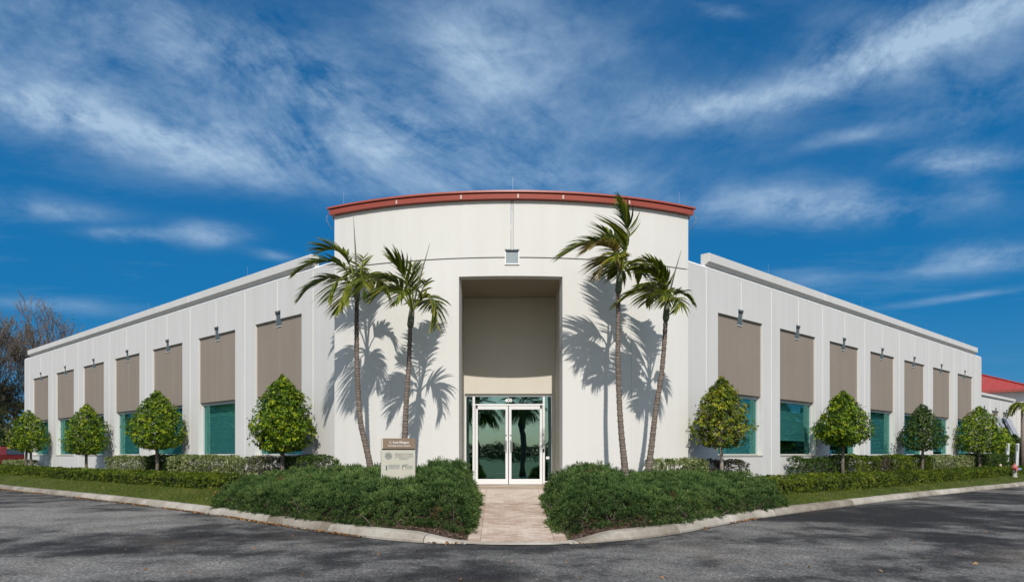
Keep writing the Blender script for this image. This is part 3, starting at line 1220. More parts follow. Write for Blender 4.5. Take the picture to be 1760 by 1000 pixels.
band([(-.34, 7.802), (.0, 7.802), (.115, 7.812), (.13, 7.925), (-.34, 7.925)], .008, 'red_fascia', M_RED)
band([(-.34, 7.926), (.08, 7.926), (.08, 7.949), (-.34, 7.949)], .010, 'fascia_gap', M_BLACK)
band([(-.36, 7.95), (.15, 7.95), (.163, 7.963), (.158, 8.005), (.11, 8.018), (-.36, 8.018)], .013, 'red_gutter_edge', M_RED)
for sgn in (-1, 1):
    X = AC[0] + sgn * 4.68
    x0, x1 = sorted((X - sgn * .3, X - sgn * .004))
    MB().box((x0, 20.9, .2), (x1, 30, ZTOP), None).build('side_wall', M_WALL, B)
    x0, x1 = sorted((X - sgn * .2, X + sgn * .09))
    MB().box((x0, 20.78, 7.803), (x1, 30, 7.924)).build('red_fascia', M_RED, B)
    x0, x1 = sorted((X - sgn * .2, X + sgn * .13))
    MB().box((x0, 20.85, 7.952), (x1, 30, 8.028)).build('red_gutter_edge', M_RED, B)
MB().box((AC[0] - 4.3, 21.2, 7.6), (AC[0] + 4.3, 30, 7.79)).build('roof', M_ROOF, B)
MB().box((AC[0] - 4.3, 30.01, .2), (AC[0] + 4.3, 30.3, 7.79)).build('back_wall', M_WALL, B)
for px in (682, 794, 890, 966, 1082):
    a = ang_of((px - PX) / F * 19.4)
    MB().box((a - .0020, .12, 7.822), (a + .0020, .1335, 7.918), arc).build('joint_clip', M_CLIP, B)
for px, a in ((586, -A1 + .03), (881, .002), (1177, A1 - .03)):
    MB().tube([arc(a, -.05, 8.02), arc(a, -.05, 8.40)], .003, 5).build('lightning_rod', M_STEEL, B)
for sgn in (-1, 1):
    a = sgn * (A1 + .01)
    p0 = Vector(arc(a, .1, 7.82))
    pts = [p0 + Vector((sgn * .05, .02, -.0)), p0 + Vector((sgn * .07, .0, -.14)), p0 + Vector((sgn * .0, .02, -.26)), p0 + Vector((-sgn * .07, .1, -.36))]
    MB().tube(pts, .008, 5).build('ground_wire', M_GROOVE, B)

# portal
YB = 22.0
DL, DR, DT = (799 - PX) / F * YB, (949.5 - PX) / F * YB, CAMZ + (HY - 676.5) / F * YB
p = MB()
p.box((PL - .25, 19.62, .2), (PL - .003, YB + .3, PT + .25))
p.build('portal_reveal', M_CREAM, B)
MB().box((PR + .003, 19.62, .2), (PR + .25, YB + .3, PT + .25)).build('portal_reveal', M_CREAM, B)
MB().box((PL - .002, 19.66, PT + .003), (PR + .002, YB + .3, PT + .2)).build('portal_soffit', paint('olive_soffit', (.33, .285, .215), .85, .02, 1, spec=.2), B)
T_ = lambda u, d, v: (u, YB - d, v)
grid_panel([PL - .001, DL, DR, PR + .001], [FLOOR - .2, DT, PT + .001], lambda u, v: not (DL < u < DR and v < DT), .25, T_, 'portal_wall', M_CREAM, B, .006)
for (x, zs) in ((PL + .001, (1.0, 1.45, 1.9, 2.35, 2.9, 3.5)), (PR - .001, (1.0, 1.45, 1.9, 2.35, 2.9, 3.5))):
    for z in zs:
        MB().lathe([(.012, -.006), (.012, .006)], (x, 21.0, z), 8, 'x').build('bolt', M_GROOVE, B)

# entrance: frame, sidelights, transom, pair of doors
YD = YB + .13
KX = lambda px: (px - PX) / F * YD
KZ = lambda py: CAMZ + (HY - py) / F * YD
z0 = FLOOR + .004


def fbox(mb, xa, xb, ya, yb, da=-.05, db=.05):
    mb.box((min(xa, xb), YD + da, min(ya, yb)), (max(xa, xb), YD + db, max(ya, yb)))


en = MB()
ztop = DT - .002
fbox(en, DL + .002, KX(801.5), z0, ztop)
fbox(en, KX(947.5), DR - .002, z0, ztop)
fbox(en, KX(801.5), KX(947.5), KZ(681.5), ztop)
fbox(en, KX(812.3), KX(816.3), z0, KZ(681.5))
fbox(en, KX(932.8), KX(936.3), z0, KZ(681.5))
fbox(en, KX(816.3), KX(932.8), KZ(694), KZ(697))
fbox(en, KX(801.5), KX(812.3), z0, z0 + .1)
fbox(en, KX(936.3), KX(947.5), z0, z0 + .1)
ent = en.build('entrance_frame', M_FRAME, B, bevel=.004)


def pane(xa, xb, za, zb, par):
    return MB().box((xa, YD - .006, za), (xb, YD + .006, zb)).build('pane', M_DGLASS, par)


pane(KX(801.2), KX(812.5), z0 + .09, KZ(681.2), ent)
pane(KX(936.0), KX(947.8), z0 + .09, KZ(681.2), ent)
pane(KX(816.0), KX(933.0), KZ(694.3), KZ(681.2), ent)
MB().box((KX(938.5), YD - .012, KZ(788.5)), (KX(944), YD - .008, KZ(784))).build('notice', M_FRAME, ent)
MB().box((KX(932.6), YD - .075, KZ(776.5)), (KX(935.4), YD - .052, KZ(771))).build('card_reader', M_BLACK, ent, bevel=.003)
MB().box((KX(932.6), YD - .06, KZ(748)), (KX(933.6), YD - .052, KZ(744))).build('card_reader', M_BLACK, ent)


def text_mesh(name, s, size, mat, parent, T, align='CENTER', depth=.002, xs=1.0, off=0.0):
    cu = bpy.data.curves.new(name, 'FONT')
    cu.body = s
    cu.size = size
    cu.align_x = align
    cu.align_y = 'CENTER'
    cu.extrude = depth
    cu.offset = off
    cu.resolution_u = 3
    tmp = bpy.data.objects.new(name, cu)
    me = bpy.data.meshes.new_from_object(tmp)
    bpy.data.objects.remove(tmp)
    bpy.data.curves.remove(cu)
    vs = [T(v.co.x * xs, v.co.y, v.co.z) for v in me.vertices]
    fs = [tuple(p_.vertices) for p_ in me.polygons]
    bpy.data.meshes.remove(me)
    return MB().add(vs, fs).build(name, mat, parent)


M_LETTER = paint('white_vinyl', (.85, .85, .83), .5, .01, 5)
text_mesh('street_number', '400', .135, M_LETTER, ent, lambda x, y, z: (KX(874) + x, YD - .010 - z, KZ(688) + y), off=.004, depth=.001)
for (xa, xb, hx, s) in ((817, 873.4, 869.8, -1), (874.6, 932.2, 877.6, 1)):
    d = MB()
    zt, zb = KZ(697.6), z0 + .012
    fbox(d, KX(xa), KX(xb), KZ(703.5), zt, -.045, .03)
    fbox(d, KX(xa), KX(xb), zb, KZ(822.7), -.045, .03)
    fbox(d, KX(xa), KX(xa + 4.4), KZ(822.7), KZ(703.5), -.045, .03)
    fbox(d, KX(xb - 4.6), KX(xb), KZ(822.7), KZ(703.5), -.045, .03)
    do = d.build('door', M_FRAME, B, bevel=.004)
    pane(KX(xa + 4.2), KX(xb - 4.4), KZ(822.9), KZ(703.3), do)
    h = MB()
    X = KX(hx) + s * .05
    h.tube([(KX(hx), YD - .05, KZ(758)), (X, YD - .10, KZ(758)), (X, YD - .10, KZ(775)), (KX(hx), YD - .05, KZ(775))], .013, 8)
    h.box((KX(hx) - .02, YD - .052, KZ(777)), (KX(hx) + .02, YD - .0455, KZ(756)))
    h.build('handle', M_STEEL, do)
    MB().lathe([(.02, -.052), (.02, -.0455)], (KX(hx), YD, KZ(748)), 12, 'y').build('lock', M_BLACK, do)
    cl = KX(xa + 2.5) if s < 0 else KX(xb - 2.5)
    MB().box((cl - .025, YD - .075, KZ(701)), (cl + .025, YD - .047, KZ(696))).build('door_closer', M_BLACK, do)
MB().box((KX(874) - .012, YD - .06, KZ(782)), (KX(874) + .012, YD - .047, KZ(771))).build('lock_case', M_BLACK, B)
# dark lobby behind the glass
l = MB()
l.box((DL - .6, YD + 5, FLOOR - .1), (DR + .6, YD + 5.1, 3.6))
l.box((DL - .7, YD + .14, FLOOR - .1), (DL - .6, YD + 5.1, 3.6))
l.box((DR + .6, YD + .14, FLOOR - .1), (DR + .7, YD + 5.1, 3.6))
l.box((DL - .7, YD + .14, 3.61), (DR + .7, YD + 5.1, 3.7))
l.box((DL - .7, YD + .14, FLOOR - .12), (DR + .7, YD + 5.1, FLOOR - .101))
l.build('lobby', M_DARK, B)

# ------------------------------------------------------------------ lower wing and red-roofed pavilion beyond the right end
Q = thing('red_roofed_building', 'lower white wing with a red hip roofed pavilion past the right end of the office', 'building', WR(40, 0, FLOOR))
s0, s1 = 35.98, 44.2
lowc = [37.0, 39.45, 41.9]
lT = 4.60


def lsolid(u, v):
    for c in lowc:
        if abs(u - c) < .78 and 1.6 < v < 3.98:
            return False
    return True


grid_panel([s0] + [x for c in lowc for x in (c - .78, c + .78)] + [s1], [.2, 1.6, 3.98, lT], lsolid, .3, lambda u, d, v: WR(u, d - .12, v), 'wall_panel', M_WING, Q)
MB().prism([(-.5, lT + .001), (-.12, lT + .001), (-.18, lT + .06), (-.18, lT + .09), (-.05, lT + .13), (-.05, lT + .26), (-.5, lT + .26)], s0, s1 - .3, lambda d, z, s: WR(s, d, z)).build('cornice', M_WING, Q)
MB().box((s0, -9, lT - .4), (s1, -.45, lT - .2), WR).build('roof', M_ROOF, Q)
for c in lowc:
    MB().box((c - .78, -.40, 3.2), (c + .78, -.19, 3.979), WR).build('accent_panel', M_TAUPE, Q)
    MB().box((c - .09, -.20, 3.80), (c + .09, -.09, 4.16), WR).build('scupper', M_SCUP, Q)
    w_ = MB().box((c - .78, -.40, 1.6), (c + .78, -.36, 3.199), WR).build('window', M_GLASS, Q)
    MB().box((c - .78, -1.5, 1.6), (c + .78, -1.45, 3.199), WR).build('room', M_DARK, w_)
    for q in (c - 1.22,):
        MB().box((q - .02, -.14, .3), (q + .02, -.112, lT - .02), WR).build('joint_strip', M_JOINT, Q)
M_AWN = paint('grey_awning', (.36, .37, .41), .8, .03, 2)
for c in lowc[1:]:
    aw = MB()
    aw.prism([(-.118, 3.70), (.52, 2.25), (.52, 2.12), (.49, 2.12), (.49, 2.22), (-.118, 3.64)], c - .9, c + .9, lambda d, z, s: WR(s, d, z))
    aw.build('awning', M_AWN, Q)
# pavilion
ps0, psz = 44.3, 13.0
EZ = CAMZ + (HY - 673) / F * 47.4
MB().box((ps0, -psz, .2), (ps0 + psz, .55, EZ), WR).build('pavilion_wall', M_WING, Q)
ov = .5
c4 = [WR(ps0 - ov, .55 + ov, EZ), WR(ps0 + psz + ov, .55 + ov, EZ), WR(ps0 + psz + ov, -psz - ov, EZ), WR(ps0 - ov, -psz - ov, EZ)]
ap = WR(ps0 + psz / 2, .55 / 2 - psz / 2, CAMZ + (HY - 627) / F * 56.5)
MB().add(c4 + [(a_, b_, c_ + .14) for a_, b_, c_ in c4], [(0, 1, 2, 3), (4, 5, 6, 7), (0, 1, 5, 4), (1, 2, 6, 5), (2, 3, 7, 6), (3, 0, 4, 7)]).build('red_fascia', M_RED, Q)
M_REDROOF = paint('red_standing_seam', (.45, .062, .045), .45, .06, .6)
rf = MB().add([(a_, b_, c_ + .142) for a_, b_, c_ in c4] + [ap], [(0, 1, 4), (1, 2, 4), (2, 3, 4), (3, 0, 4), (0, 1, 2, 3)]).build('hip_roof', M_REDROOF, Q)
# standing seams on the two faces one can see
apv = Vector(ap)
for (i, j) in ((3, 0), (0, 1)):
    a_, b_ = Vector(c4[i]) + Vector((0, 0, .142)), Vector(c4[j]) + Vector((0, 0, .142))
    n_ = 24
    for k in range(1, n_):
        t = k / n_
        p0 = a_.lerp(b_, t)
        mid = a_.lerp(b_, .5)
        hh = 1 - abs(2 * t - 1)
        p1 = p0 + (apv - mid) * hh
        up = (b_ - a_).cross(apv - a_).normalized() * .02
        if up.z < 0:
            up = -up
        MB().tube([p0 + up, p1 + up], .03, 4).build('roof_seam', M_REDROOF, rf)
hip = MB()
for i in (0, 1, 3):
    hip.tube([Vector(c4[i]) + Vector((0, 0, .16)), apv + Vector((0, 0, .03))], .07, 6)
hip.build('hip_cap', M_REDROOF, rf)
MB().box((ps0 + 1.2, .53, .6), (ps0 + 3.6, .56, 4.4), WR).build('door_opening', M_DARK, Q)

# ------------------------------------------------------------------ sign
SY = 16.0
ang = R(14)
sc0 = pix(684.5, 779, SY)
sgz = float(ground_z(sc0.x, sc0.y))
S = thing('sign_board', 'cream and brown monument sign board standing in the juniper left of the walk', 'sign', (sc0.x, sc0.y, sgz))
ca, sa = math.cos(ang), math.sin(ang)


def ST(x, d, z):      # x along the face, d out of the face
    return (sc0.x + x * ca + d * sa, sc0.y + x * sa - d * ca, z)


hwS = .345
zS1 = CAMZ + (HY - 753) / F * SY
zS2 = zS1 - .245
M_BROWN = paint('brown_panel', (.245, .170, .115), .6, .08, 3)
M_SCREAM = paint('cream_panel', (.52, .50, .42), .6, .03, 3)
M_EDGE = paint('pale_edge', (.66, .60, .50), .6, .03, 3)
M_NAVY = paint('teal_ink', (.025, .075, .10), .6, .05, 5)
M_INKG = paint('grey_ink', (.16, .19, .20), .6, .05, 5)
MB().box((-hwS + .025, -.05, zS2 + .03), (hwS, .05, zS1), ST).build('title_panel', M_BROWN, S, bevel=.004)
MB().box((-hwS, -.051, zS2 + .03), (-hwS + .024, .051, zS1), ST).build('panel_edge', M_EDGE, S)
MB().box((-hwS + .01, -.04, zS2 + .005), (hwS - .01, .04, zS2 + .03), ST).build('shadow_gap', M_BLACK, S)
MB().box((-hwS - .008, -.05, sgz - .1), (hwS, .05, zS2 + .005), ST).build('lower_panel', M_SCREAM, S, bevel=.004)
TXT = lambda cx, cz: (lambda x, y, z: ST(cx + x, .0525 + z, cz + y))
text_mesh('lettering', 'C. Scott Ellington', .070, M_LETTER, S, TXT(.015, zS1 - .083), xs=.82, off=.0003)
text_mesh('lettering', 'Technology Business Incubator', .046, M_LETTER, S, TXT(.015, zS1 - .150), xs=.80, off=.0)
text_mesh('lettering', 'RESEARCH PARK', .064, M_INKG, S, TXT(.110, zS2 - .085), xs=.80, off=-.0004)
text_mesh('lettering', 'at FLORIDA ATLANTIC', .050, M_INKG, S, TXT(.110, zS2 - .135), xs=.76, off=-.0003)
text_mesh('lettering', 'UNIVERSITY', .044, M_INKG, S, TXT(.110, zS2 - .178), xs=.85, off=-.0003)
# globe of leaf shaped patches
gl = MB()
gcx, gcz, gr = -.205, zS2 - .115, .075
for rad_, n_ in ((.016, 3), (.040, 7), (.064, 10)):
    for k in range(n_):
        t = 2 * math.pi * k / n_ + rad_ * 20
        cx_, cy_ = rad_ * math.cos(t), rad_ * math.sin(t)
        q = t + 1.1
        poly = []
        for m_ in range(10):
            a = 2 * math.pi * m_ / 10
            ex, ey = .0165 * math.cos(a), .0085 * math.sin(a)
            poly.append((gcx + cx_ + ex * math.cos(q) - ey * math.sin(q), gcz + cy_ + ex * math.sin(q) + ey * math.cos(q)))
        gl.prism(poly, .0505, .0525, lambda a_, b_, h: ST(a_, h, b_))
gl.build('globe_emblem', M_NAVY, S)
lh = MB()
for (x0, x1, za, zb) in ((-.018, .018, -.060, -.048), (-.011, .011, -.048, .012), (-.016, .016, .012, .022), (-.008, .008, .022, .040)):
    lh.prism([(-.245 + x0, zS2 - .345 + za), (-.245 + x1, zS2 - .345 + za), (-.245 + x1 * .8, zS2 - .345 + zb), (-.245 + x0 * .8, zS2 - .345 + zb)], .0505, .0525, lambda a_, b_, h: ST(a_, h, b_))
lh.build('tower_emblem', M_NAVY, S)
for k, t in enumerate(('TECHNOLOGY', 'BUSINESS', 'INCUBATOR')):
    pass
sw = MB()
for pts in ([(.085, -.40), (.075, -.36), (.085, -.31), (.12, -.28)], [(.075, -.335), (.11, -.325), (.15, -.30), (.19, -.285)]):
    sw.tube([ST(x, .0515, zS2 + z) for x, z in pts], [.003, .006, .007, .002], 6)
sw.build('swoosh_emblem', M_NAVY, S)
ln = MB()
for k, y in enumerate((-.300, -.325, -.350, -.375)):
    x = -.205
    rr = random.Random(k)
    while x < .02:
        w_ = rr.uniform(.02, .05)
        ln.box((x, .0505, zS2 + y - .005), (min(x + w_, .03), .052, zS2 + y + .006), ST)
        x += w_ + .008
for k, y in enumerate((-.325, -.350, -.375)):
    x = .135
    rr = random.Random(k + 20)
    while x < .27:
        w_ = rr.uniform(.02, .05)
        ln.box((x, .0505, zS2 + y - .005), (min(x + w_, .29), .052, zS2 + y + .006), ST)
        x += w_ + .008
ln.build('small_print', M_INKG, S)

# ------------------------------------------------------------------ vegetation
LEAF_V = [(-.5, 0, 0), (-.1, -.24, .05), (.5, 0, 0), (-.1, .24, .05)]
LEAF_F = [(0, 1, 2, 3)]
ROS_V, ROS_F = [], []
for k_ in range(6):        # a twig end: six leaves in a whorl
    t_ = k_ * 1.047 + (k_ % 2) * .35
    el = .35 + .5 * (k_ % 3) / 2
    dx, dy, dz = math.cos(t_) * math.cos(el), math.sin(t_) * math.cos(el), math.sin(el)
    sx_, sy_ = -math.sin(t_), math.cos(t_)
    o_ = len(ROS_V)
    ROS_V += [(dx * .12, dy * .12, dz * .12), (dx * .5 + sx_ * .24, dy * .5 + sy_ * .24, dz * .5 - .05), (dx, dy, dz - .12), (dx * .5 - sx_ * .24, dy * .5 - sy_ * .24, dz * .5 - .05)]
    ROS_F.append((o_, o_ + 1, o_ + 2, o_ + 3))


def tones(n, per, lo=0., hi=1., young=0.0):
    base = rng.beta(1.9, 2.1, size=n)
    t = np.repeat(base, per) + rng.normal(0, .16, n * per)
    return np.clip(lo + (hi - lo) * t, 0, 1)


def topiary(px, ytop, ybot, hwpx, left, label, mat, D=.98, stem2=False, gaps=.1, n=1500, bare=0.0, group='clipped teardrop trees along the wings'):
    ytop += 5
    x, y = on_row(px, D, left)
    gz = float(ground_z(x, y))
    k = F / y
    r = hwpx / k * .97
    zt, zb = CAMZ + (HY - ytop) / k, CAMZ + (HY - ybot) / k
    t = thing('clipped_tree', label, 'tree', (x, y, gz), group)
    lr = random.Random(px)
    # trunk with limbs
    tb = MB()
    zc = zb + (zt - zb) * .25
    w = r * .07
    tops = [(0, 0)] if not stem2 else [(-.12, .0), (.14, .02)]
    for (ox, oy) in tops:
        tb.tube([(x + ox, y + oy, gz - .05), (x + ox * .9 + lr.uniform(-.02, .02), y + oy, (gz + zb) / 2), (x + ox * .7 + lr.uniform(-.03, .03), y, zb + .1), (x, y, zc + .3), (x, y, zt - .5)], [w * 1.15, w * .95, w * .85, w * .6, .008], 9)
    for q in range(14):
        a = q * 2.4 + lr.uniform(-.4, .4)
        z0_ = zb + .05 + (zt - zb) * .5 * q / 14
        ln_ = r * lr.uniform(.6, .88)
        p0 = Vector((x, y, z0_))
        tb.tube([p0, p0 + Vector((math.cos(a) * ln_ * .5, math.sin(a) * ln_ * .5, ln_ * .38)), p0 + Vector((math.cos(a) * ln_, math.sin(a) * ln_, ln_ * .6))], [w * .42, w * .25, .005], 5)
    if bare:                      # bare grey twigs show low on the near side
        for q in range(70):
            a = lr.uniform(3.3, 6.1)
            z0_ = zb + (zt - zb) * lr.uniform(.05, .5)
            rr = r * lr.uniform(.3, .75)
            p0 = Vector((x + math.cos(a) * rr, y + math.sin(a) * rr, z0_))
            tb.tube([p0, p0 + Vector((math.cos(a) * .09 + lr.uniform(-.1, .1), math.sin(a) * .08, lr.uniform(-.02, .10))), p0 + Vector((math.cos(a) * .2 + lr.uniform(-.2, .2), math.sin(a) * .16, lr.uniform(.0, .22)))], [.009, .007, .003], 4, cap=False)
    tb.build('trunk', M_BARK2 if bare else M_BARK, t, smooth=True)
    # crown
    ht = zt - zb
    tp = [0, .04, .13, .27, .42, .6, .78, .91, 1.0]
    rp = [v_ * lr.uniform(.9, 1.08) for v_ in (.30, .66, .90, 1.0, .95, .76, .49, .25, .04)]
    tt = rng.random(n * 6)
    rad = np.interp(tt, tp, rp)
    tt = tt[rng.random(len(tt)) < rad ** .8][:n]
    m = len(tt)
    ph = rng.random(m) * 2 * math.pi
    lump = np.array([1 + .19 * nz(math.cos(a) * 2.2 + px, math.sin(a) * 2.2, b * 4.5) + .15 * nz(math.cos(a) * 5, math.sin(a) * 5 + px, b * 11) for a, b in zip(ph, tt)])
    dens = np.array([nz(math.cos(a) * 2.7 - px, math.sin(a) * 2.7, b * 5 + 9) for a, b in zip(ph, tt)])
    rad = np.interp(tt, tp, rp) * lump * r
    depth = 1 - .55 * rng.random(m) ** 1.9
    depth = np.where(dens < -.28, depth * .86, depth)
    keep = rng.random(m) > np.where(dens < -.3, gaps * 3, gaps) * 1.0
    if bare:
        keep &= ~((rng.random(m) < bare * np.clip(1.6 - 2.2 * tt, 0, 1)) & (np.sin(ph) < .1))
    depth = np.where(rng.random(m) < .2, rng.uniform(.35, .75, m), depth)
    stray = rng.random(m) < .05
    depth = np.where(stray, 1.02 + .15 * rng.random(m), depth)
    pos = np.c_[x + rad * depth * np.cos(ph), y + rad * depth * np.sin(ph), zb + ht * tt + rng.normal(0, .02, m)]
    nrm = np.c_[np.cos(ph) * .8, np.sin(ph) * .8, (tt - .25) * 1.1 + .35] + rng.normal(0, .45, (m, 3))
    pos, nrm, tt, depth = pos[keep], nrm[keep], tt[keep], depth[keep]
    m = len(pos)
    V, Fs = scatter(ROS_V, ROS_F, pos, frames(nrm), rng.uniform(.055, .092, m))
    tn = tones(m, 6, .0, 1.) * .85
    tn = tn + np.repeat(np.array([.22 * nz(p_[0] * 3, p_[1] * 3, p_[2] * 3) for p_ in pos]), 6)
    np_object('crown', V, Fs, mat, np.clip(tn, 0, 1), t, origin=None)
    return t


TOPI = [
    (486, 642, 776, 57, True, 'large dense clipped tree covering the left wing window nearest the entrance', M_LEAF, dict(n=4080)),
    (270, 667, 771, 47, True, 'bright teardrop tree with one straight stem, second from the entrance on the left wing', M_LEAF, dict(n=3600)),
    (149, 690, 781, 39, True, 'teardrop tree covering a teal window, second from the far end of the left wing', M_LEAF, dict(n=3480)),
    (49, 700, 776, 34, True, 'twin stemmed round tree at the far left corner of the white wing', M_LEAF, dict(n=3240, stem2=True)),
    (1240, 645, 768, 49, False, 'yellow topped tree with bare twiggy underside just right of the entrance block', M_LEAF2, dict(n=3480, gaps=.14, bare=.62)),
    (1449, 668, 766, 45, False, 'full yellowish green tree right of the window with the half raised blind', M_LEAF, dict(n=3600)),
    (1585, 690, 774, 37, False, 'dark sparse olive tree, the dullest of the row on the right wing', M_LEAFD, dict(n=2760, gaps=.16)),
    (1683, 694, 777, 43, False, 'broad bright tree at the far end of the right wing near the hydrant', M_LEAF, dict(n=3840)),
    (1726, 730, 783, 17, False, 'narrow tree half hidden behind the last broad tree of the right wing', M_LEAF, dict(n=1560, D=.45)),
    (1743, 741, 781, 19, False, 'small reddish green tree behind the two pale posts', M_LEAFD, dict(n=1560, D=.45))]
for (px, a, b, hw_, lf, lab, mt, kw) in TOPI:
    topiary(px, a, b, hw_, lf, lab, mt, **kw)


def hedge(name, label, cat, px0, px1, left, d0, d1, h, mat, group=None, dens=420, size=.05, wob=.06, holes=.0, hvar=.0, per=None):
    """leafy hedge d0..d1 metres in front of a wing between two sight columns"""
    W = WL if left else WR

    def s_of(px, D):
        x, y = on_row(px, D, left)
        return (y - CY0) * 1.41421 + D
    D = (d0 + d1) / 2
    sa_, sb_ = sorted((s_of(px0, D), s_of(px1, D)))
    Lg = sb_ - sa_
    dp = d1 - d0
    areas = [Lg * h, Lg * dp, dp * h, dp * h, Lg * h * .4]
    P_, N_ = [], []
    for kf, ar in enumerate(areas):
        n = int(ar * dens)
        a, b = rng.random(n), rng.random(n)
        z1 = np.zeros(n)
        o1 = np.ones(n)
        if kf == 0:
            s, d, z, nn = a, o1, b, (0, 1, .25)
        elif kf == 1:
            s, d, z, nn = a, b, o1, (0, .1, 1)
        elif kf == 2:
            s, d, z, nn = z1, a, b, (-1, 0, .2)
        elif kf == 3:
            s, d, z, nn = o1, a, b, (1, 0, .2)
        else:
            s, d, z, nn = a, z1, b, (0, -1, .2)
        # round the box a little
        P_.append(np.c_[s, d, z])
        N_.append(np.tile(nn, (n, 1)))
    P_, N_ = np.vstack(P_), np.vstack(N_).astype(float)
    s = sa_ + P_[:, 0] * Lg
    sd_ = random.Random(label).uniform(0, 90)
    lump = np.array([nz(a * 1.7 + sd_, b * 2, c * 2) for a, b, c in zip(s, P_[:, 1], P_[:, 2])])
    low = np.array([nz(a * .8 + sd_, 3.3) for a in s])
    inn = rng.random(len(s)) ** 2 * .10
    zc = np.clip(P_[:, 2], 0, 1)
    zz = zc * (h * (1 + hvar * low)) * (1 - .0) + (zc > .5) * lump * wob - (P_[:, 2] > .99) * inn
    edge = np.maximum(np.abs(P_[:, 1] - .5) * 2, 0)
    zz -= (P_[:, 2] > .99) * (edge ** 4) * .07
    dd = d0 + P_[:, 1] * dp + (P_[:, 1] > .99) * (lump * wob - inn - .05 * (1 - zc)) + (P_[:, 1] < .01) * inn
    ss = s + (P_[:, 0] < .001) * inn - (P_[:, 0] > .999) * inn
    keep = np.ones(len(s), bool)
    if holes:
        hm = np.array([nz(a * 1.1 - sd_, b * 1.5, c * 2.5 + 5) for a, b, c in zip(s, P_[:, 1], P_[:, 2])])
        keep = rng.random(len(s)) > np.clip((hm + .1) * holes * 2.2, 0, .93)
    xy = np.array([W(a, b, 0)[:2] for a, b in zip(ss, dd)])
    gx = np.array([W(a, min(max(b, d0), d1), 0)[:2] for a, b in zip(ss, dd)])
    gz = ground_z(gx[:, 0], gx[:, 1])
    pos = np.c_[xy, gz + np.maximum(zz, .03)]
    nw = np.array([W(a, b, 0)[:2] for a, b in zip(N_[:, 0], N_[:, 1])]) - np.array(W(0, 0, 0)[:2])
    nrm = np.c_[nw, N_[:, 2]] + rng.normal(0, .5, (len(s), 3))
    pos, nrm = pos[keep], nrm[keep]
    m = len(pos)
    V, Fs = scatter(ROS_V, ROS_F, pos, frames(nrm), rng.uniform(.8, 1.3, m) * size)
    tn = np.clip(tones(m, 6) * .8 + np.repeat(np.array([.28 * nz(p_[0] * .9, p_[1] * .9, p_[2] * 2 + sd_) for p_ in pos]), 6), 0, 1)
    cs_ = (sa_ + sb_) / 2
    cpos = W(cs_, D, 0)
    cz = float(ground_z(cpos[0], cpos[1]))
    t = thing(name, label, cat, (cpos[0], cpos[1], cz), group)
    np_object('foliage', V, Fs, mat, tn, t)
    # woody stems inside
    hb = MB()
    k = max(2, int(Lg / .16))
    lr = random.Random(label)
    for i in range(k):
        a = sa_ + .06 + (Lg - .12) * (i + lr.random()) / k
        b = d0 + dp * lr.uniform(.25, .75)
        p0 = W(a, b, 0)
        z0_ = float(ground_z(p0[0], p0[1]))
        for q in range(3):
            e_ = W(a + lr.uniform(-.16, .16), b + lr.uniform(-.14, .14), z0_ + h * lr.uniform(.7, .93))
            hb.tube([(p0[0], p0[1], z0_ - .03), e_], [.012, .004], 4, cap=False)
    hb.build('stems', M_BARK, t)['kind'] = 'stuff'
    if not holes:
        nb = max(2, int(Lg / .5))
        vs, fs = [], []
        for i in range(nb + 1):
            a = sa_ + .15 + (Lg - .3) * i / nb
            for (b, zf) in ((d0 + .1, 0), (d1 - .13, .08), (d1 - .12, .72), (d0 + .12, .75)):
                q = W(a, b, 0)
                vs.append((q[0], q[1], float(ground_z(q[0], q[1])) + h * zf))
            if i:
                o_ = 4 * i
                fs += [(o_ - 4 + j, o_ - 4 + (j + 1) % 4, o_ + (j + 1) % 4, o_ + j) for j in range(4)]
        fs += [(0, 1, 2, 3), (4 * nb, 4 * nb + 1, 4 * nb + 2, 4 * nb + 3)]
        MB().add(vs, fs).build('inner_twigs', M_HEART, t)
    return t


hedge('low_hedge', 'long low clipped hedge along the lawn in front of the left wing', 'hedge', -60, 402, True, 1.18, 1.72, 0.41, M_HEDGE, dens=330, size=.052)
hedge('low_hedge', 'long low clipped hedge along the lawn in front of the right wing', 'hedge', 1302, 1700, False, 1.12, 1.66, 0.41, M_HEDGE, dens=330, size=.052)
hedge('low_hedge', 'short end of low hedge beside the fire hydrant', 'hedge', 1706, 1790, False, 1.12, 1.66, 0.36, M_HEDGE, dens=280, size=.055)
hedge('variegated_shrub', 'pale variegated shrub under the third window, left of the single stemmed tree', 'shrub', 196, 262, True, .22, .85, 0.81, M_VARI, 'shrubs against the left wing', 330, .055, .10, .25)
hedge('dark_shrub', 'dark green shrub right behind the single stemmed tree on the left wing', 'shrub', 258, 306, True, .22, .80, 0.85, M_LEAFD, 'shrubs against the left wing', 380, .05, .08)
hedge('variegated_shrub', 'pale variegated shrub under the teal window with the widest blind on the left wing', 'shrub', 303, 396, True, .22, .88, 0.83, M_VARI, 'shrubs against the left wing', 380, .055, .10, .12)
hedge('variegated_shrub', 'loose pale shrub left of the largest tree, above the juniper', 'shrub', 404, 455, True, .22, .82, 0.77, M_VARI, 'shrubs against the left wing', 300, .055, .12, .35)
hedge('bronze_shrub', 'thin bronze twiggy shrub behind the stem of the largest tree', 'shrub', 440, 492, True, .22, .78, 0.79, M_PURP, 'shrubs against the left wing', 330, .045, .12, .4)
hedge('green_shrub', 'green shrub between the largest tree and the entrance block', 'shrub', 494, 566, True, .22, .80, 0.83, M_LEAFD, 'shrubs against the left wing', 380, .05, .10, .15)
hedge('variegated_shrub', 'scrubby pale shrub at the foot of the twin stemmed tree by the far left corner', 'shrub', 14, 56, True, .2, .8, 0.56, M_VARI, 'shrubs against the left wing', 260, .06, .12, .4)
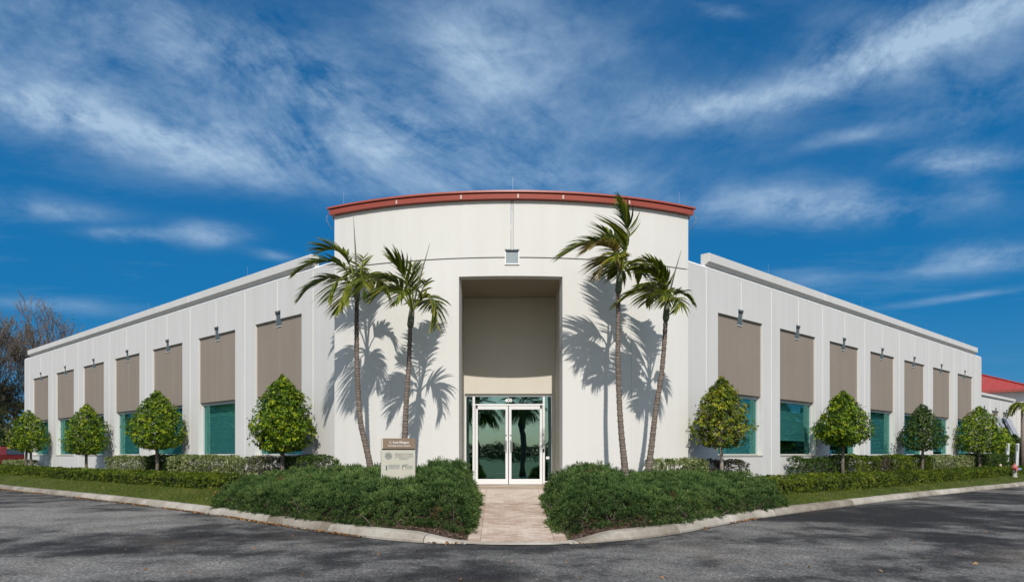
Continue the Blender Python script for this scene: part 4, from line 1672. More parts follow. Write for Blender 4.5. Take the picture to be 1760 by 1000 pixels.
hedge('variegated_shrub', 'yellowish variegated shrub at the foot of the leaning palm right of the entrance', 'shrub', 1122, 1204, False, .25, .80, 0.73, M_VARI, 'shrubs against the right wing', 330, .055, .10, .25)
hedge('bronze_shrub', 'dark bronze twiggy shrub under the yellow topped tree', 'shrub', 1212, 1274, False, .22, .80, 0.71, M_PURP, 'shrubs against the right wing', 380, .045, .12, .3)
hedge('green_shrub', "loose green shrub with pale tips, first of the right wing back hedge", 'shrub', 1370, 1440, False, .2, .85, 0.77, M_LEAFD, 'shrubs against the right wing', 330, .055, .12, .25)
hedge('green_shrub', 'green shrub behind the full yellowish tree on the right wing', 'shrub', 1436, 1500, False, .2, .85, 0.83, M_HEDGE, 'shrubs against the right wing', 380, .05, .10, .1)
hedge('bronze_shrub', 'half bare bronze shrub between the full tree and the dark olive tree', 'shrub', 1498, 1522, False, .2, .80, 0.77, M_PURP, 'shrubs against the right wing', 330, .05, .12, .3)
hedge('green_shrub', 'dense green shrub right before the dark olive tree', 'shrub', 1520, 1590, False, .2, .85, 0.85, M_HEDGE, 'shrubs against the right wing', 360, .052, .08, .05)
hedge('variegated_shrub', 'greyish variegated shrub between the dark olive tree and the last broad tree', 'shrub', 1592, 1662, False, .2, .85, 0.83, M_VARI, 'shrubs against the right wing', 340, .055, .10, .2)
hedge('green_shrub', 'dark green shrub block under the last broad tree of the right wing', 'shrub', 1662, 1722, False, .2, .9, 0.91, M_LEAFD, 'shrubs against the right wing', 320, .055, .08)
hedge('green_shrub', 'green shrub behind the two pale posts by the hydrant', 'shrub', 1726, 1800, False, .2, .9, 0.85, M_LEAFD, 'shrubs against the right wing', 280, .06, .08)


# ---- juniper beds
def spray_proto(seed):
    lr = random.Random(seed)
    V, Fc = [], []
    for k in range(11):
        a = k * 2.399 + lr.uniform(-.3, .3)
        el = lr.uniform(.15, 1.35)
        d = Vector((math.cos(a) * math.cos(el), math.sin(a) * math.cos(el), math.sin(el)))
        side = d.cross(Vector((0, 0, 1))).normalized()
        up = side.cross(d)
        L_ = lr.uniform(.65, 1.0)
        for j in range(5):
            sp = (j - 2.) * .3 + lr.uniform(-.1, .1)
            b = d * (.25 + .16 * j) * L_
            e = (d * math.cos(sp) + (side if j % 2 else up) * math.sin(sp * 1.3)).normalized()
            w = e.cross(up if j % 2 else side).normalized() * .052
            o = len(V)
            V += [tuple(b * .6), tuple(b + e * .14 * L_ + w), tuple(b + e * .33 * L_), tuple(b + e * .14 * L_ - w)]
            Fc.append((o, o + 1, o + 2, o + 3))
    return V, Fc


SPRAYS = [spray_proto(i) for i in range(5)]


def juniper(label, px0, px1, side, n=5200):
    """low spreading bed filling the corner between walk, kerb and wall"""
    step = .072
    if side < 0:
        xs = np.arange(-8.2, PATH0 + .12, step)
    else:
        xs = np.arange(PATH1 - .22, 7.6, step)
    ys = np.arange(12.4, 20.6, step)
    X, Y = np.meshgrid(xs, ys)
    X = X + rng.uniform(-.05, .05, X.shape)
    Y = Y + rng.uniform(-.05, .05, Y.shape)
    X, Y = X.ravel(), Y.ravel()
    th = np.arctan2(X, Y)
    r = np.hypot(X, Y)
    c = np.interp(th, CANG, CRAD)
    w = wall_r(th)
    pxs = PX + F * X / Y
    # distances to the bed's edges, in metres
    d_path = (PATH0 + .06 - X) if side < 0 else (X - PATH1 + .17)
    mul = np.clip(1.35 - d_path * .75, .0, 1) * .48
    d_curb = (r - c) - .37 - mul - .12 * np.array([nz(a * 1.3, b * 1.3) for a, b in zip(X, Y)])
    d_wall = (w - r) - 1.15
    d_side = ((pxs - px0) if side < 0 else (px1 - pxs)) * Y / F
    rag = np.array([.16 * nz(a * 2.3, b * 2.3, 4) for a, b in zip(X, Y)])
    dm = np.minimum(np.minimum(d_path, d_curb), np.minimum(d_wall, d_side)) + rag * .5
    ins = dm > 0
    X, Y, dm, d_path, pxs = X[ins], Y[ins], dm[ins], d_path[ins], pxs[ins]
    lump = np.array([nz(a * 1.25, b * 1.25, 2 + side) * .5 + nz(a * 3.1, b * 3.1, 7) * .45 + nz(a * 6.5, b * 6.5, 1) * .18 for a, b in zip(X, Y)])
    if side < 0:
        H = np.interp(pxs, [372, 430, 520, 600, 650, 668, 712, 740, 790, 828], [.43, .47, .53, .60, .58, .56, .56, .65, .72, .68])
    else:
        H = np.interp(pxs, [930, 1000, 1060, 1130, 1230, 1300, 1350], [.63, .65, .54, .49, .49, .46, .37])
    e = np.clip(dm / .42, 0, 1)
    hh = H * (1 - (1 - e) ** 2.4) * (1 + .5 * lump)
    gz = ground_z(X, Y)
    gap = np.array([nz(a * 5.2 + 3, b * 5.2, 9) + .5 * nz(a * 11, b * 11, 4) for a, b in zip(X, Y)])
    t = thing('juniper_bed', label, 'shrub bed', (float(X.mean()), float(Y.mean()), float(gz.mean())), 'juniper beds either side of the walk')
    # clumps on the mound and some lower down inside it
    P_, N_ = [], []
    for rep, (lo, hi) in enumerate(((.86, 1.04), (.5, .92), (.1, .75))):
        sel = rng.random(len(X)) < ((1.0, .45, .25)[rep] if rep == 0 else (1.0, .45, .25)[rep] * (1 + .8 * (1 - e)))
        if rep == 0:
            sel &= gap > -.24
        jx, jy = rng.uniform(-.06, .06, len(X)), rng.uniform(-.06, .06, len(X))
        z = gz + np.maximum(hh * rng.uniform(lo, hi, len(X)) - .07, .02)
        P_.append(np.c_[X + jx, Y + jy, z][sel])
        out = np.c_[-np.sign(side) * -0.0 * X, -(1 - e) * .9, .45 + .75 * e]
        out[:, 0] = (-(side)) * np.clip(1 - d_path / .4, 0, 1) * .9
        N_.append((out + rng.normal(0, .33, out.shape))[sel])
    pos, nrm = np.vstack(P_), np.vstack(N_)
    m = len(pos)
    patch = np.array([nz(p_[0] * .8, p_[1] * .8, 11) * .24 + nz(p_[0] * 2.6, p_[1] * 2.6, 5) * .12 for p_ in pos])
    dead = np.array([nz(p_[0] * 2.2, p_[1] * 2.2, p_[2] * 2 + 31) for p_ in pos]) > .52
    VV, FF, TT = [], [], []
    kind = rng.integers(0, len(SPRAYS), m)
    rot = frames(nrm)
    scl = rng.uniform(.075, .140, m)
    o = 0
    for k, (pv, pf) in enumerate(SPRAYS):
        s = kind == k
        V, Fs = scatter(pv, pf, pos[s], rot[s], scl[s])
        VV.append(V)
        FF.append(Fs + o)
        o += len(V)
        b = np.clip(.42 + patch[s] + rng.normal(0, .13, s.sum()), .02, .93)
        tn = np.clip(np.repeat(b, len(pf)) + np.tile(np.linspace(-.16, .16, 5), s.sum() * len(pf) // 5) + rng.normal(0, .10, s.sum() * len(pf)), 0, .95)
        dd = np.repeat(dead[s] & (rng.random(s.sum()) < .22), len(pf))
        tn[dd] = 1.0
        TT.append(tn)
    np_object('foliage', np.vstack(VV), np.vstack(FF), M_JUNI, np.concatenate(TT), t)
    # stems and dead inner wood
    st = MB()
    lr = random.Random(side)
    for i in range(0, len(X), 26):
        a = lr.uniform(0, 6.28)
        st.tube([(X[i], Y[i], gz[i] - .02), (X[i] + math.cos(a) * .12, Y[i] + math.sin(a) * .12, gz[i] + hh[i] * .45), (X[i] + math.cos(a) * .25, Y[i] + math.sin(a) * .25, gz[i] + hh[i] * .8)], [.012, .008, .003], 4, cap=False)
    st.build('stems', M_BARK, t)['kind'] = 'stuff'
    return X, Y


juniper('broad dark green juniper bed left of the walk, wrapped round the sign board', 372, 828, -1)
juniper('broad dark green juniper bed right of the walk, below the two right hand palms', 930, 1350, 1)


# mulch sheets between kerb and juniper
def mulch(side):
    fr = np.linspace(.0, 1.0, 30)
    pxs = np.linspace(368, 800, 60) if side < 0 else np.linspace(980, 1346, 60)
    vs = []
    for px in pxs:
        for f in fr:
            x, y = at_frac(px, max(.012, f * .97))
            if side < 0:
                x = min(x, PATH0 - .02)
            else:
                x = max(x, PATH1 + .02)
            vs.append((x, y, float(ground_z(x, y)) + .008))
    m = len(fr)
    fs = [(i * m + j, i * m + j + 1, (i + 1) * m + j + 1, (i + 1) * m + j) for i in range(len(pxs) - 1) for j in range(m - 1)]
    o = np_object('mulch', np.array(vs), np.array(fs)[:, ::-1], M_MULCH, smooth=True)
    tag(o, kind='structure')


mulch(-1)
mulch(1)


def chips():
    P_ = []
    for (a, b, n) in ((690, 803, 2600), (400, 690, 900), (978, 1110, 2600), (1110, 1340, 900)):
        for _ in range(n):
            px = random.uniform(a, b)
            x, y = at_frac(px, random.uniform(.0, .38))
            if PATH0 - .02 < x < PATH1 + .02:
                continue
            P_.append((x, y))
    P_ = np.array(P_)
    z = ground_z(P_[:, 0], P_[:, 1]) + .010
    n = len(P_)
    nrm = np.c_[rng.normal(0, .35, n), rng.normal(0, .35, n), np.ones(n)]
    V, Fs = scatter(np.array(LEAF_V) * [1, .7, 1], LEAF_F, np.c_[P_, z], frames(nrm), rng.uniform(.025, .085, n))
    tag(np_object('mulch_chips', V, Fs, M_CHIP, rng.random(n)), kind='stuff')


chips()


def dry_leaves():
    P_ = []
    tan = np.gradient(CURVE, axis=0)
    tan /= np.linalg.norm(tan, axis=1, keepdims=True)
    nrm_ = np.c_[-tan[:, 1], tan[:, 0]]
    pxc = PX + F * CURVE[:, 0] / CURVE[:, 1]
    for i in range(len(CURVE)):
        px = pxc[i]
        if not (-40 < px < 1400) or 800 < px < 975:
            continue
        k = max(0, nz(i * .21, 1.3) + (.42 if px < 560 else -.02 if px < 800 else -.24))
        for _ in range(int(k * 46)):
            o = -abs(random.gauss(0, .05)) - .015
            t = random.uniform(-.16, .16)
            P_.append((CURVE[i, 0] + nrm_[i, 0] * o + tan[i, 0] * t, CURVE[i, 1] + nrm_[i, 1] * o + tan[i, 1] * t, .012 + random.random() * .02))
    for _ in range(70):
        px = random.uniform(100, 1700)
        y = random.uniform(9.3, 15)
        x = (px - PX) / F * y
        th = math.atan2(x, y)
        if math.hypot(x, y) < np.interp(th, CANG, CRAD) - .2:
            P_.append((x, y, .012))
    for (a, b, n) in ((-40, 372, 130), (1352, 1760, 60)):
        for _ in range(n):
            x, y = at_frac(random.uniform(a, b), random.uniform(.1, .45))
            P_.append((x, y, float(ground_z(x, y)) + .05))
    for _ in range(150):
        px = random.choice((random.uniform(420, 700), random.uniform(1100, 1340)))
        x, y = at_frac(px, random.uniform(.03, .16))
        P_.append((x, y, float(ground_z(x, y)) + .03))
    P_ = np.array(P_)
    n = len(P_)
    nn = np.c_[rng.normal(0, .5, n), rng.normal(0, .5, n), np.ones(n)]
    V, Fs = scatter(np.array(LEAF_V) * [1, 1.1, 2.5], LEAF_F, P_, frames(nn), rng.uniform(.04, .085, n))
    tag(np_object('dry_leaves', V, Fs, M_DRY, rng.random(n)), kind='stuff')


dry_leaves()


def grass():
    P_ = []
    for (a, b, n, f1) in ((-60, 376, 62000, .58), (1343, 1790, 62000, .62)):
        px = rng.uniform(a, b, n)
        # even on the ground rather than in the picture
        f = rng.uniform(.0, f1, n)
        th = np.arctan((px - PX) / F)
        c = np.interp(th, KANG, KRAD)
        w = wall_r(th)
        r = c + (w - c) * f
        P_.append(np.c_[r * np.sin(th), r * np.cos(th)])
    P_ = np.vstack(P_)
    z = ground_z(P_[:, 0], P_[:, 1])
    n = len(P_)
    h = rng.uniform(.022, .055, n) * (1 + .35 * np.array([nz(a * 1.5, b * 1.5) for a, b in P_]))
    a = rng.random(n) * 6.283
    w = rng.uniform(.004, .009, n) * 1.3
    lean = rng.normal(0, .45, (n, 2)) * h[:, None]
    base = np.c_[P_, z - .004]
    d = np.c_[np.cos(a) * w, np.sin(a) * w, np.zeros(n)]
    tip = base + np.c_[lean, h]
    V = np.stack([base - d, base + d, tip], 1).reshape(-1, 3)
    Fs = np.arange(3 * n).reshape(n, 3)
    tn = np.clip(rng.beta(2, 3, n) * .9 + .26 * np.array([nz(q[0] * .7, q[1] * .7, 3) + .5 * nz(q[0] * 3, q[1] * 3, 8) for q in P_]) + .12, 0, 1)
    tag(np_object('grass', V, Fs, M_GRASS, tn), kind='stuff')


grass()


# ---- palms
def bez(pts, t):
    pts = [Vector(p_) for p_ in pts]
    while len(pts) > 1:
        pts = [a.lerp(b, t) for a, b in zip(pts, pts[1:])]
    return pts[0]


def frond(parent, ctrl, llen, mat, seed, nl=30, wind=-.25, droop=.55, up=.35, t0=.2, w=.064):
    """arching rachis with two rows of leaflets"""
    lr = random.Random(seed)
    N = 14
    pts = [bez(ctrl, i / N) for i in range(N + 1)]
    V, Fc, T_ = [], [], []
    # rachis as a thin four sided strip
    for i in range(N + 1):
        d = (pts[min(i + 1, N)] - pts[max(i - 1, 0)]).normalized()
        s = d.cross(Vector((0, 0, 1)))
        s = s.normalized() if s.length > .05 else Vector((1, 0, 0))
        n_ = s.cross(d)
        rr = .021 * (1 - .8 * i / N) + .003
        o = len(V)
        V += [pts[i] + s * rr, pts[i] + n_ * rr, pts[i] - s * rr, pts[i] - n_ * rr]
        if i:
            for q in range(4):
                Fc.append((o - 4 + q, o - 4 + (q + 1) % 4, o + (q + 1) % 4, o + q))
                T_.append(.62)
    fb = lr.uniform(-.12, .12)
    for j in range(nl):
        t = t0 + (1 - t0) * (j + .5) / nl
        p = bez(ctrl, t)
        d = (bez(ctrl, min(t + .03, 1)) - bez(ctrl, t - .03)).normalized()
        s = d.cross(Vector((0, 0, 1)))
        s = s.normalized() if s.length > .08 else Vector((0, 1, 0)).cross(d).normalized()
        n_ = s.cross(d)
        prof = math.sin(math.pi * min(1, .22 + .74 * (t - t0) / (1 - t0))) ** .7
        for sg in (-1, 1):
            if lr.random() < .06:
                continue
            L_ = llen * prof * lr.uniform(.82, 1.12)
            fw = .55 + .85 * t + lr.uniform(-.12, .12)
            dr = (s * sg * 1.0 + d * fw + n_ * (up + lr.uniform(-.2, .2))).normalized()
            wd = w * lr.uniform(.75, 1.15) * (.55 + .45 * prof)
            o = len(V)
            K = 4
            tone = min(1, max(0, lr.betavariate(2, 2.2) * .8 + .08 + fb))
            wv = dr.cross(Vector((lr.uniform(-.4, .4), lr.uniform(-.4, .4), 1))).normalized()
            wv = (wv + n_ * lr.uniform(-.5, .5)).normalized()
            for k in range(K + 1):
                q = k / K
                c_ = p + dr * L_ * q + Vector((wind * L_ * q * q * .55, 0, -droop * L_ * q * q))
                ww = wd * (.55, 1.0, .9, .55, .04)[k] * .5
                V += [c_ + wv * ww, c_ - wv * ww]
                if k:
                    a = o + 2 * k
                    Fc.append((a - 2, a - 1, a + 1, a))
                    T_.append(min(1, tone + (.22 if k == K and lr.random() < .4 else 0)))
    return np_object('frond', np.array([tuple(v) for v in V]), np.array(Fc), mat, np.array(T_), parent)


def palm(label, Y, trunk_px, shaft_px, hub, fronds, spear, seed, group='slender palms by the entrance'):
    base = pix(*trunk_px[0], Y)
    gx, gy = base.x, base.y
    gz = float(ground_z(gx, gy))
    t = thing('slender_palm', label, 'palm tree', (gx, gy, gz), group)
    lr = random.Random(seed)
    tp = [Vector((gx + (base.x - pix(*trunk_px[1], Y).x) * .3, gy, gz - .05))] + [pix(*q, Y) for q in trunk_px]
    # dense ringed stem
    pts, rad = [], []
    Ls = [0]
    for a, b in zip(tp, tp[1:]):
        Ls.append(Ls[-1] + (b - a).length)
    Lt = Ls[-1]
    n = int(Lt / .035)
    P3 = catmull([(*p_,) for p_ in tp], .05)
    cum = np.r_[0, np.cumsum(np.linalg.norm(np.diff(P3, axis=0), axis=1))]
    for i in range(n + 1):
        l_ = cum[-1] * i / n
        c_ = Vector([np.interp(l_, cum, P3[:, k]) for k in range(3)])
        f = i / n
        r0 = .074 - .024 * f + .035 * math.exp(-f * 9)
        ring = (.0, .006, .008, .001)[i % 4] if f > .05 else 0
        pts.append(c_)
        rad.append(r0 + ring - .004 + lr.uniform(-.0015, .0015))
    MB().tube(pts, rad, 10).build('trunk', M_PALMBARK, t, smooth=True)
    h = pix(*hub, Y)
    s0_ = pts[-1]
    MB().tube([s0_, s0_.lerp(h, .12), s0_.lerp(h, .45), s0_.lerp(h, .8), h], [.055, .078, .072, .055, .03], 12).build('crownshaft', M_SHAFT, t, smooth=True)
    for i, fr_ in enumerate(fronds):
        pxs, dys, kw = fr_
        ctrl = [h - Vector((0, 0, .18))] + [h.lerp(pix(q[0], q[1], Y), .86) + Vector((0, dy, 0)) for q, dy in zip(pxs, dys)]
        mat = M_PALMDRY if kw.get('dry') else M_PALM
        frond(t, ctrl, kw.get('L', .62) * 1.18, mat, seed * 31 + i, int(kw.get('n', 26) * 1.12), kw.get('wind', -.3), kw.get('droop', .5) * .75, kw.get('up', .3), kw.get('t0', .26))
    if spear:
        MB().tube([h - Vector((0, 0, .1)), h.lerp(pix(*spear, Y), .5), pix(*spear, Y)], [.022, .018, .004], 6).build('spear_leaf', M_SHAFT, t, smooth=True)
    return t


def cr(ox, oy, s):
    return lambda *ps: [(ox + a / s, oy + b / s) for a, b in ps]


c3 = cr(490, 370, 3.705)
palm('leftmost palm, with a dark straight trunk and drooping crown beside the left wing', 18.5,
     [(637, 806), (628, 762), (619, 720), (614, 640), (613, 570), (613.5, 515)], None, (614, 482),
     [(c3((390, 200), (300, 120), (140, 190)), (.1, .2, .3), dict(L=.55, droop=.35, up=.5)),
      (c3((380, 260), (230, 250), (40, 400)), (-.3, -.5, -.6), dict(L=.50)),
      (c3((340, 360), (190, 370), (50, 570)), (-.1, -.2, -.3), dict(L=.48, dry=False)),
      (c3((380, 380), (310, 440), (300, 620)), (-.3, -.6, -.8), dict(L=.45)),
      (c3((430, 400), (400, 560), (370, 690)), (-.5, -.8, -.8), dict(L=.42)),
      (c3((530, 330), (620, 370), (680, 500)), (.1, .2, .2), dict(L=.50)),
      (c3((500, 340), (560, 420), (540, 590)), (-.4, -.7, -.8), dict(L=.44)),
      (c3((470, 300), (480, 240), (470, 190)), (.3, .5, .6), dict(L=.40, n=18, droop=.2)),
      (c3((420, 260), (380, 190), (400, 330)), (.7, 1.1, 1.5), dict(L=.55)),
      (c3((480, 260), (540, 260), (600, 420)), (.8, 1.2, 1.4), dict(L=.55))],
     (607.5, 373), 11)
c4_ = cr(620, 400, 4.545)
palm('second palm from the left, directly behind the sign board, with a fan crown', 17.6,
     [(694, 806), (696, 740), (699, 680), (703, 620), (705, 563)], None, (709, 522),
     [(c4_((390, 390), (340, 260), (190, 160)), (-.2, -.3, -.3), dict(L=.58, droop=.18, up=.45)),
      (c4_((400, 370), (390, 250), (380, 150)), (.2, .4, .5), dict(L=.50, droop=.15, up=.4)),
      (c4_((330, 360), (230, 330), (40, 360)), (-.2, -.3, -.5), dict(L=.48)),
      (c4_((310, 420), (200, 380), (80, 570)), (-.3, -.5, -.6), dict(L=.45)),
      (c4_((470, 480), (640, 400), (640, 780)), (-.1, -.2, -.3), dict(L=.58, n=30)),
      (c4_((470, 420), (500, 360), (510, 300)), (.2, .4, .5), dict(L=.38, n=18)),
      (c4_((400, 430), (370, 500), (310, 640)), (-.7, -1.1, -1.2), dict(L=.40)),
      (c4_((450, 430), (500, 420), (560, 480)), (.7, 1.2, 1.5), dict(L=.55))],
     (739, 418), 12)
c5 = cr(930, 310, 4.35)
palm('tallest palm, right of the doorway, with its top frond crossing the red roof edge', 17.8,
     [(1074, 806), (1068, 745), (1064, 680), (1062, 610), (1062.5, 560), (1062.5, 505)], None, (1066, 456),
     [(c5((650, 480), (690, 320), (570, 90)), (-.1, -.1, -.1), dict(L=.62, droop=.12, up=.2, wind=-.55, n=30)),
      (c5((560, 440), (380, 380), (60, 610)), (-.2, -.4, -.5), dict(L=.60, n=32, up=.35, wind=-.5)),
      (c5((620, 420), (560, 400), (500, 260)), (.3, .5, .6), dict(L=.58, wind=-.5, droop=.2)),
      (c5((540, 500), (400, 470), (290, 580)), (-.5, -.8, -.9), dict(L=.50, dry=True)),
      (c5((540, 570), (430, 560), (360, 790)), (-.3, -.5, -.6), dict(L=.50, dry=True)),
      (c5((590, 560), (510, 600), (450, 700)), (-.6, -1.0, -1.1), dict(L=.40)),
      (c5((660, 560), (760, 600), (800, 690)), (.1, .2, .3), dict(L=.48)),
      (c5((600, 480), (600, 430), (560, 560)), (.6, 1.1, 1.5), dict(L=.60)),
      (c5((640, 520), (700, 520), (640, 640)), (.5, .9, 1.2), dict(L=.55))],
     None, 13)
c6 = cr(1030, 430, 5.883)
palm('rightmost palm, curving out towards the right wing, with a windblown crown', 18.0,
     [(1115, 806), (1120, 765), (1127, 705), (1136, 650), (1141, 600), (1144, 552)], None, (1148, 508),
     [(c6((690, 340), (600, 170), (390, 60)), (-.1, -.2, -.3), dict(L=.46, droop=.2, wind=-.5)),
      (c6((700, 330), (700, 220), (690, 120)), (.3, .5, .6), dict(L=.32, n=16, droop=.15)),
      (c6((620, 260), (450, 150), (240, 190)), (-.2, -.4, -.5), dict(L=.44, wind=-.5)),
      (c6((560, 330), (350, 330), (60, 600)), (-.1, -.2, -.2), dict(L=.46, n=30, wind=-.4)),
      (c6((600, 380), (480, 350), (330, 420)), (-.4, -.6, -.7), dict(L=.42)),
      (c6((640, 420), (600, 460), (520, 590)), (-.5, -.8, -.9), dict(L=.34, n=18)),
      (c6((760, 380), (880, 400), (960, 520)), (.0, .0, -.1), dict(L=.40, n=22)),
      (c6((740, 480), (850, 520), (720, 680)), (-.3, -.4, -.4), dict(L=.34, n=18)),
      (c6((650, 260), (600, 200), (560, 400)), (.6, 1.0, 1.4), dict(L=.55)),
      (c6((720, 260), (760, 260), (800, 420)), (.7, 1.0, 1.3), dict(L=.50))],
     (1171, 430), 14)


# palm at the pavilion, its crown at the picture's right edge
def far_palm():
    Y = 44.0
    t0_ = pix(1757, 790, Y)
    gz = float(ground_z(t0_.x, t0_.y))
    t = thing('slender_palm', 'far palm in front of the red roofed pavilion at the right edge', 'palm tree', (t0_.x, t0_.y, gz), 'slender palms by the entrance')
    top = pix(1757, 698, Y)
    MB().tube([(t0_.x, t0_.y, gz - .05), (t0_.x, t0_.y, (gz + top.z) / 2), top], [.11, .085, .07], 9).build('trunk', M_PALMBARK, t, smooth=True)
    for i, (dx, dz, dy) in enumerate(((-14, 2, 0), (-9, 12, .3), (10, 4, 0), (4, 14, .5), (-5, -6, -1), (12, -10, -.4), (-11, -10, .5), (2, -2, 1.4))):
        a = top + Vector((dx * .012, dy * .3, .30))
        b = top + Vector((dx * .034, dy * .6, dz * .015 + .1))
        e_ = top + Vector((dx * .052, dy * .8, dz * .022 - .42))
        frond(t, [top, a, b, e_], .40, M_PALM, 900 + i, 18)


far_palm()


# ---- leafless trees beyond the left end
def bare_tree(label, x, y, h, seed, leafy, spread=.42):
    gz = FLOOR - .02
    lr = random.Random(seed)
    t = thing('bare_tree', label, 'tree', (x, y, gz), 'bare trees beyond the left end')
    tk, tw = MB(), MB()
    tips = []

    def grow(p, d, L_, r, lev):
        q = p
        pts, rad = [p], [r]
        for k in range(3):
            d = (d + Vector((lr.uniform(-.16, .16), lr.uniform(-.16, .16), .08))).normalized()
            q = q + d * L_ / 3
            pts.append(q)
            rad.append(max(r * (1 - .14 * (k + 1)), .014))
        (tk if lev < 2 else tw).tube(pts, rad, 7 if lev < 2 else 4 if lev < 4 else 3, cap=False)
        if lev >= 6:
            tips.append(q)
            return
        nb = 4 if lev in (1, 5) else 3
        for k in range(nb):
            a = lr.uniform(0, 6.283)
            sp = lr.uniform(.25, .75) if lev else lr.uniform(.3, .6)
            o_ = Vector((math.cos(a), math.sin(a), 0))
            nd = (d * math.cos(sp) + o_ * math.sin(sp) * spread * 2.1 + Vector((0, 0, .12))).normalized()
            base = pts[-1] if k < 2 else pts[lr.randint(1, 2)]
            grow(base, nd, L_ * lr.uniform(.62, .84), rad[-1] * lr.uniform(.55, .75), lev + 1)
    grow(Vector((x, y, gz)), Vector((lr.uniform(-.12, .12), 0, 1)), h * .25, h * .020, 0)
    tk.build('trunk', M_BARK, t, smooth=True)
    tw.build('twigs', M_TWIG, t)
    if leafy:
        P_ = np.array([tuple(q) for q in tips])
        P_ = np.repeat(P_[rng.random(len(P_)) < leafy], 3, axis=0)
        P_ = P_ + rng.normal(0, .22, P_.shape)
        n = len(P_)
        V, Fs = scatter(LEAF_V, LEAF_F, P_, frames(rng.normal(size=(n, 3)) + [0, 0, .5]), rng.uniform(.08, .17, n))
        np_object('crown', V, Fs, M_WOOD, rng.random(n), t)
    return t


bare_tree('tall bare tree at the left edge with fine brown twigs', -34.6, 53.0, 14.2, 3, .2)
bare_tree('rounder bare tree rising just behind the left end of the roof', -34.3, 58.5, 14.0, 8, .12)
bare_tree('leafier leaning tree between the two bare ones, low over the parked car', -34.5, 55.0, 8.5, 21, .8, .6)
bare_tree('slim bare tree partly outside the frame on the left', -37.5, 56.0, 12.5, 33, .35)


# ---- wooded horizon around the site, one mass
def far_wood():
    P_ = []
    for k in range(420):
        a = rng.uniform(0, 6.283)
        if abs(((a + math.pi) % (2 * math.pi)) - math.pi) < .50:      # towards +Y: closed off by the office, kept low and far
            r = rng.uniform(150, 190)
        else:
            r = rng.uniform(95, 150)
        if abs(a - math.pi) < 1.0:
            r = rng.uniform(140, 190)
        mirror = abs(a - math.pi) < .6
        hh = rng.uniform(3.2, 5.2) if mirror else rng.uniform(5, 11)
        c = np.array([r * math.sin(a), r * math.cos(a), 0])
        w = rng.uniform(3, 6)
        n = 800 if mirror else 110
        d = rng.normal(size=(n, 3))
        d /= np.linalg.norm(d, axis=1, keepdims=True)
        q = c + d * [w, w, hh * .5] * (1 - .3 * rng.random((n, 1))) + [0, 0, hh * .5]
        P_.append(q[q[:, 2] > -.2])
    for k in range(70):                                              # undergrowth behind the bare trees
        c = np.array([rng.uniform(-66, -31.5), rng.uniform(58, 80), 0])
        n = 160
        d = rng.normal(size=(n, 3))
        d /= np.linalg.norm(d, axis=1, keepdims=True)
        hh = rng.uniform(2.2, 4.6)
        P_.append(c + d * [2.4, 2.4, hh * .5] + [0, 0, hh * .5 + .5])
    P_ = np.vstack(P_)
    n = len(P_)
    far = np.hypot(P_[:, 0], P_[:, 1]) > 92
    mir = P_[:, 1] < -70
    V, Fs = scatter(LEAF_V, LEAF_F, P_, frames(rng.normal(size=(n, 3)) + [0, 0, .4]), np.where(mir, rng.uniform(.25, .6, n), np.where(far, rng.uniform(1.4, 2.4, n), rng.uniform(.35, .7, n))))
    tag(np_object('far_wood', V, Fs, M_WOOD, rng.random(n)), kind='stuff')


far_wood()


# ---- sabal palms on the verge behind the viewer: they stand in the door glass
def sabal(x, y, h, seed, label):
    t = thing('sabal_palm', label, 'palm tree', (x, y, -.05), 'stout palms across the road')
    MB().tube([(x, y, -.1), (x + .1, y, h * .5), (x + .05, y, h)], [.26, .22, .24], 10).build('trunk', M_PALMBARK, t, smooth=True)
    lr = random.Random(seed)
    top = Vector((x + .05, y, h))
    for i in range(44):
        a = i * 2.4
        el = lr.uniform(-.5, 1.25)
        d = Vector((math.cos(a) * math.cos(el), math.sin(a) * math.cos(el), math.sin(el)))
        L_ = lr.uniform(1.2, 1.6)
        frond(t, [top, top + d * L_ * .5 + Vector((0, 0, .1)), top + d * L_ + Vector((0, 0, -.35))], .85, M_PALM, seed * 50 + i, 16, 0, .6, .1, .5, .06)


sabal(1.5, -10, 4.9, 4, 'stout palm straight across the road, mirrored in the right door')
sabal(-1.75, -10.5, 4.8, 5, 'stout palm across the road, mirrored in the left door')

# ------------------------------------------------------------------ small things at the far right and left
# hydrant
hx = pix(1744, 811, 39.2)
hz = float(ground_z(hx.x, hx.y))
hy = thing('fire_hydrant', 'fire hydrant with a red top and blue cap on the lawn at the right edge', 'fire hydrant', (hx.x, hx.y, hz))
M_HRED = paint('faded_red', (.52, .16, .15), .6, .1, 9)
M_HBLUE = paint('faded_blue', (.16, .30, .48), .6, .1, 9)
M_HGREY = paint('pale_enamel', (.48, .46, .42), .6, .1, 9)
MB().lathe([(.13, 0), (.13, .04), (.10, .05), (.095, .30), (.11, .31), (.11, .34)], (hx.x, hx.y, hz), 16).build('barrel', M_HGREY, hy, smooth=False)
MB().lathe([(.105, .341), (.105, .46), (.165, .465), (.165, .49), (.12, .50), (.11, .57), (.07, .63), (.03, .645), (.03, .69), (.0, .69)], (hx.x, hx.y, hz), 16).build('bonnet', M_HRED, hy)
MB().lathe([(.06, -.02), (.06, .15), (.075, .151), (.075, .19), (.03, .195)], (hx.x + .07, hx.y - .05, hz + .40), 12, 'x').build('nozzle_cap', M_HBLUE, hy)
MB().lathe([(.05, -.20), (.065, -.199), (.065, -.165), (.05, -.164), (.05, .0)], (hx.x - .03, hx.y - .06, hz + .40), 12, 'y').build('nozzle', M_HRED, hy)
M_POST = paint('pale_post', (.52, .54, .57), .6, .04, 5)
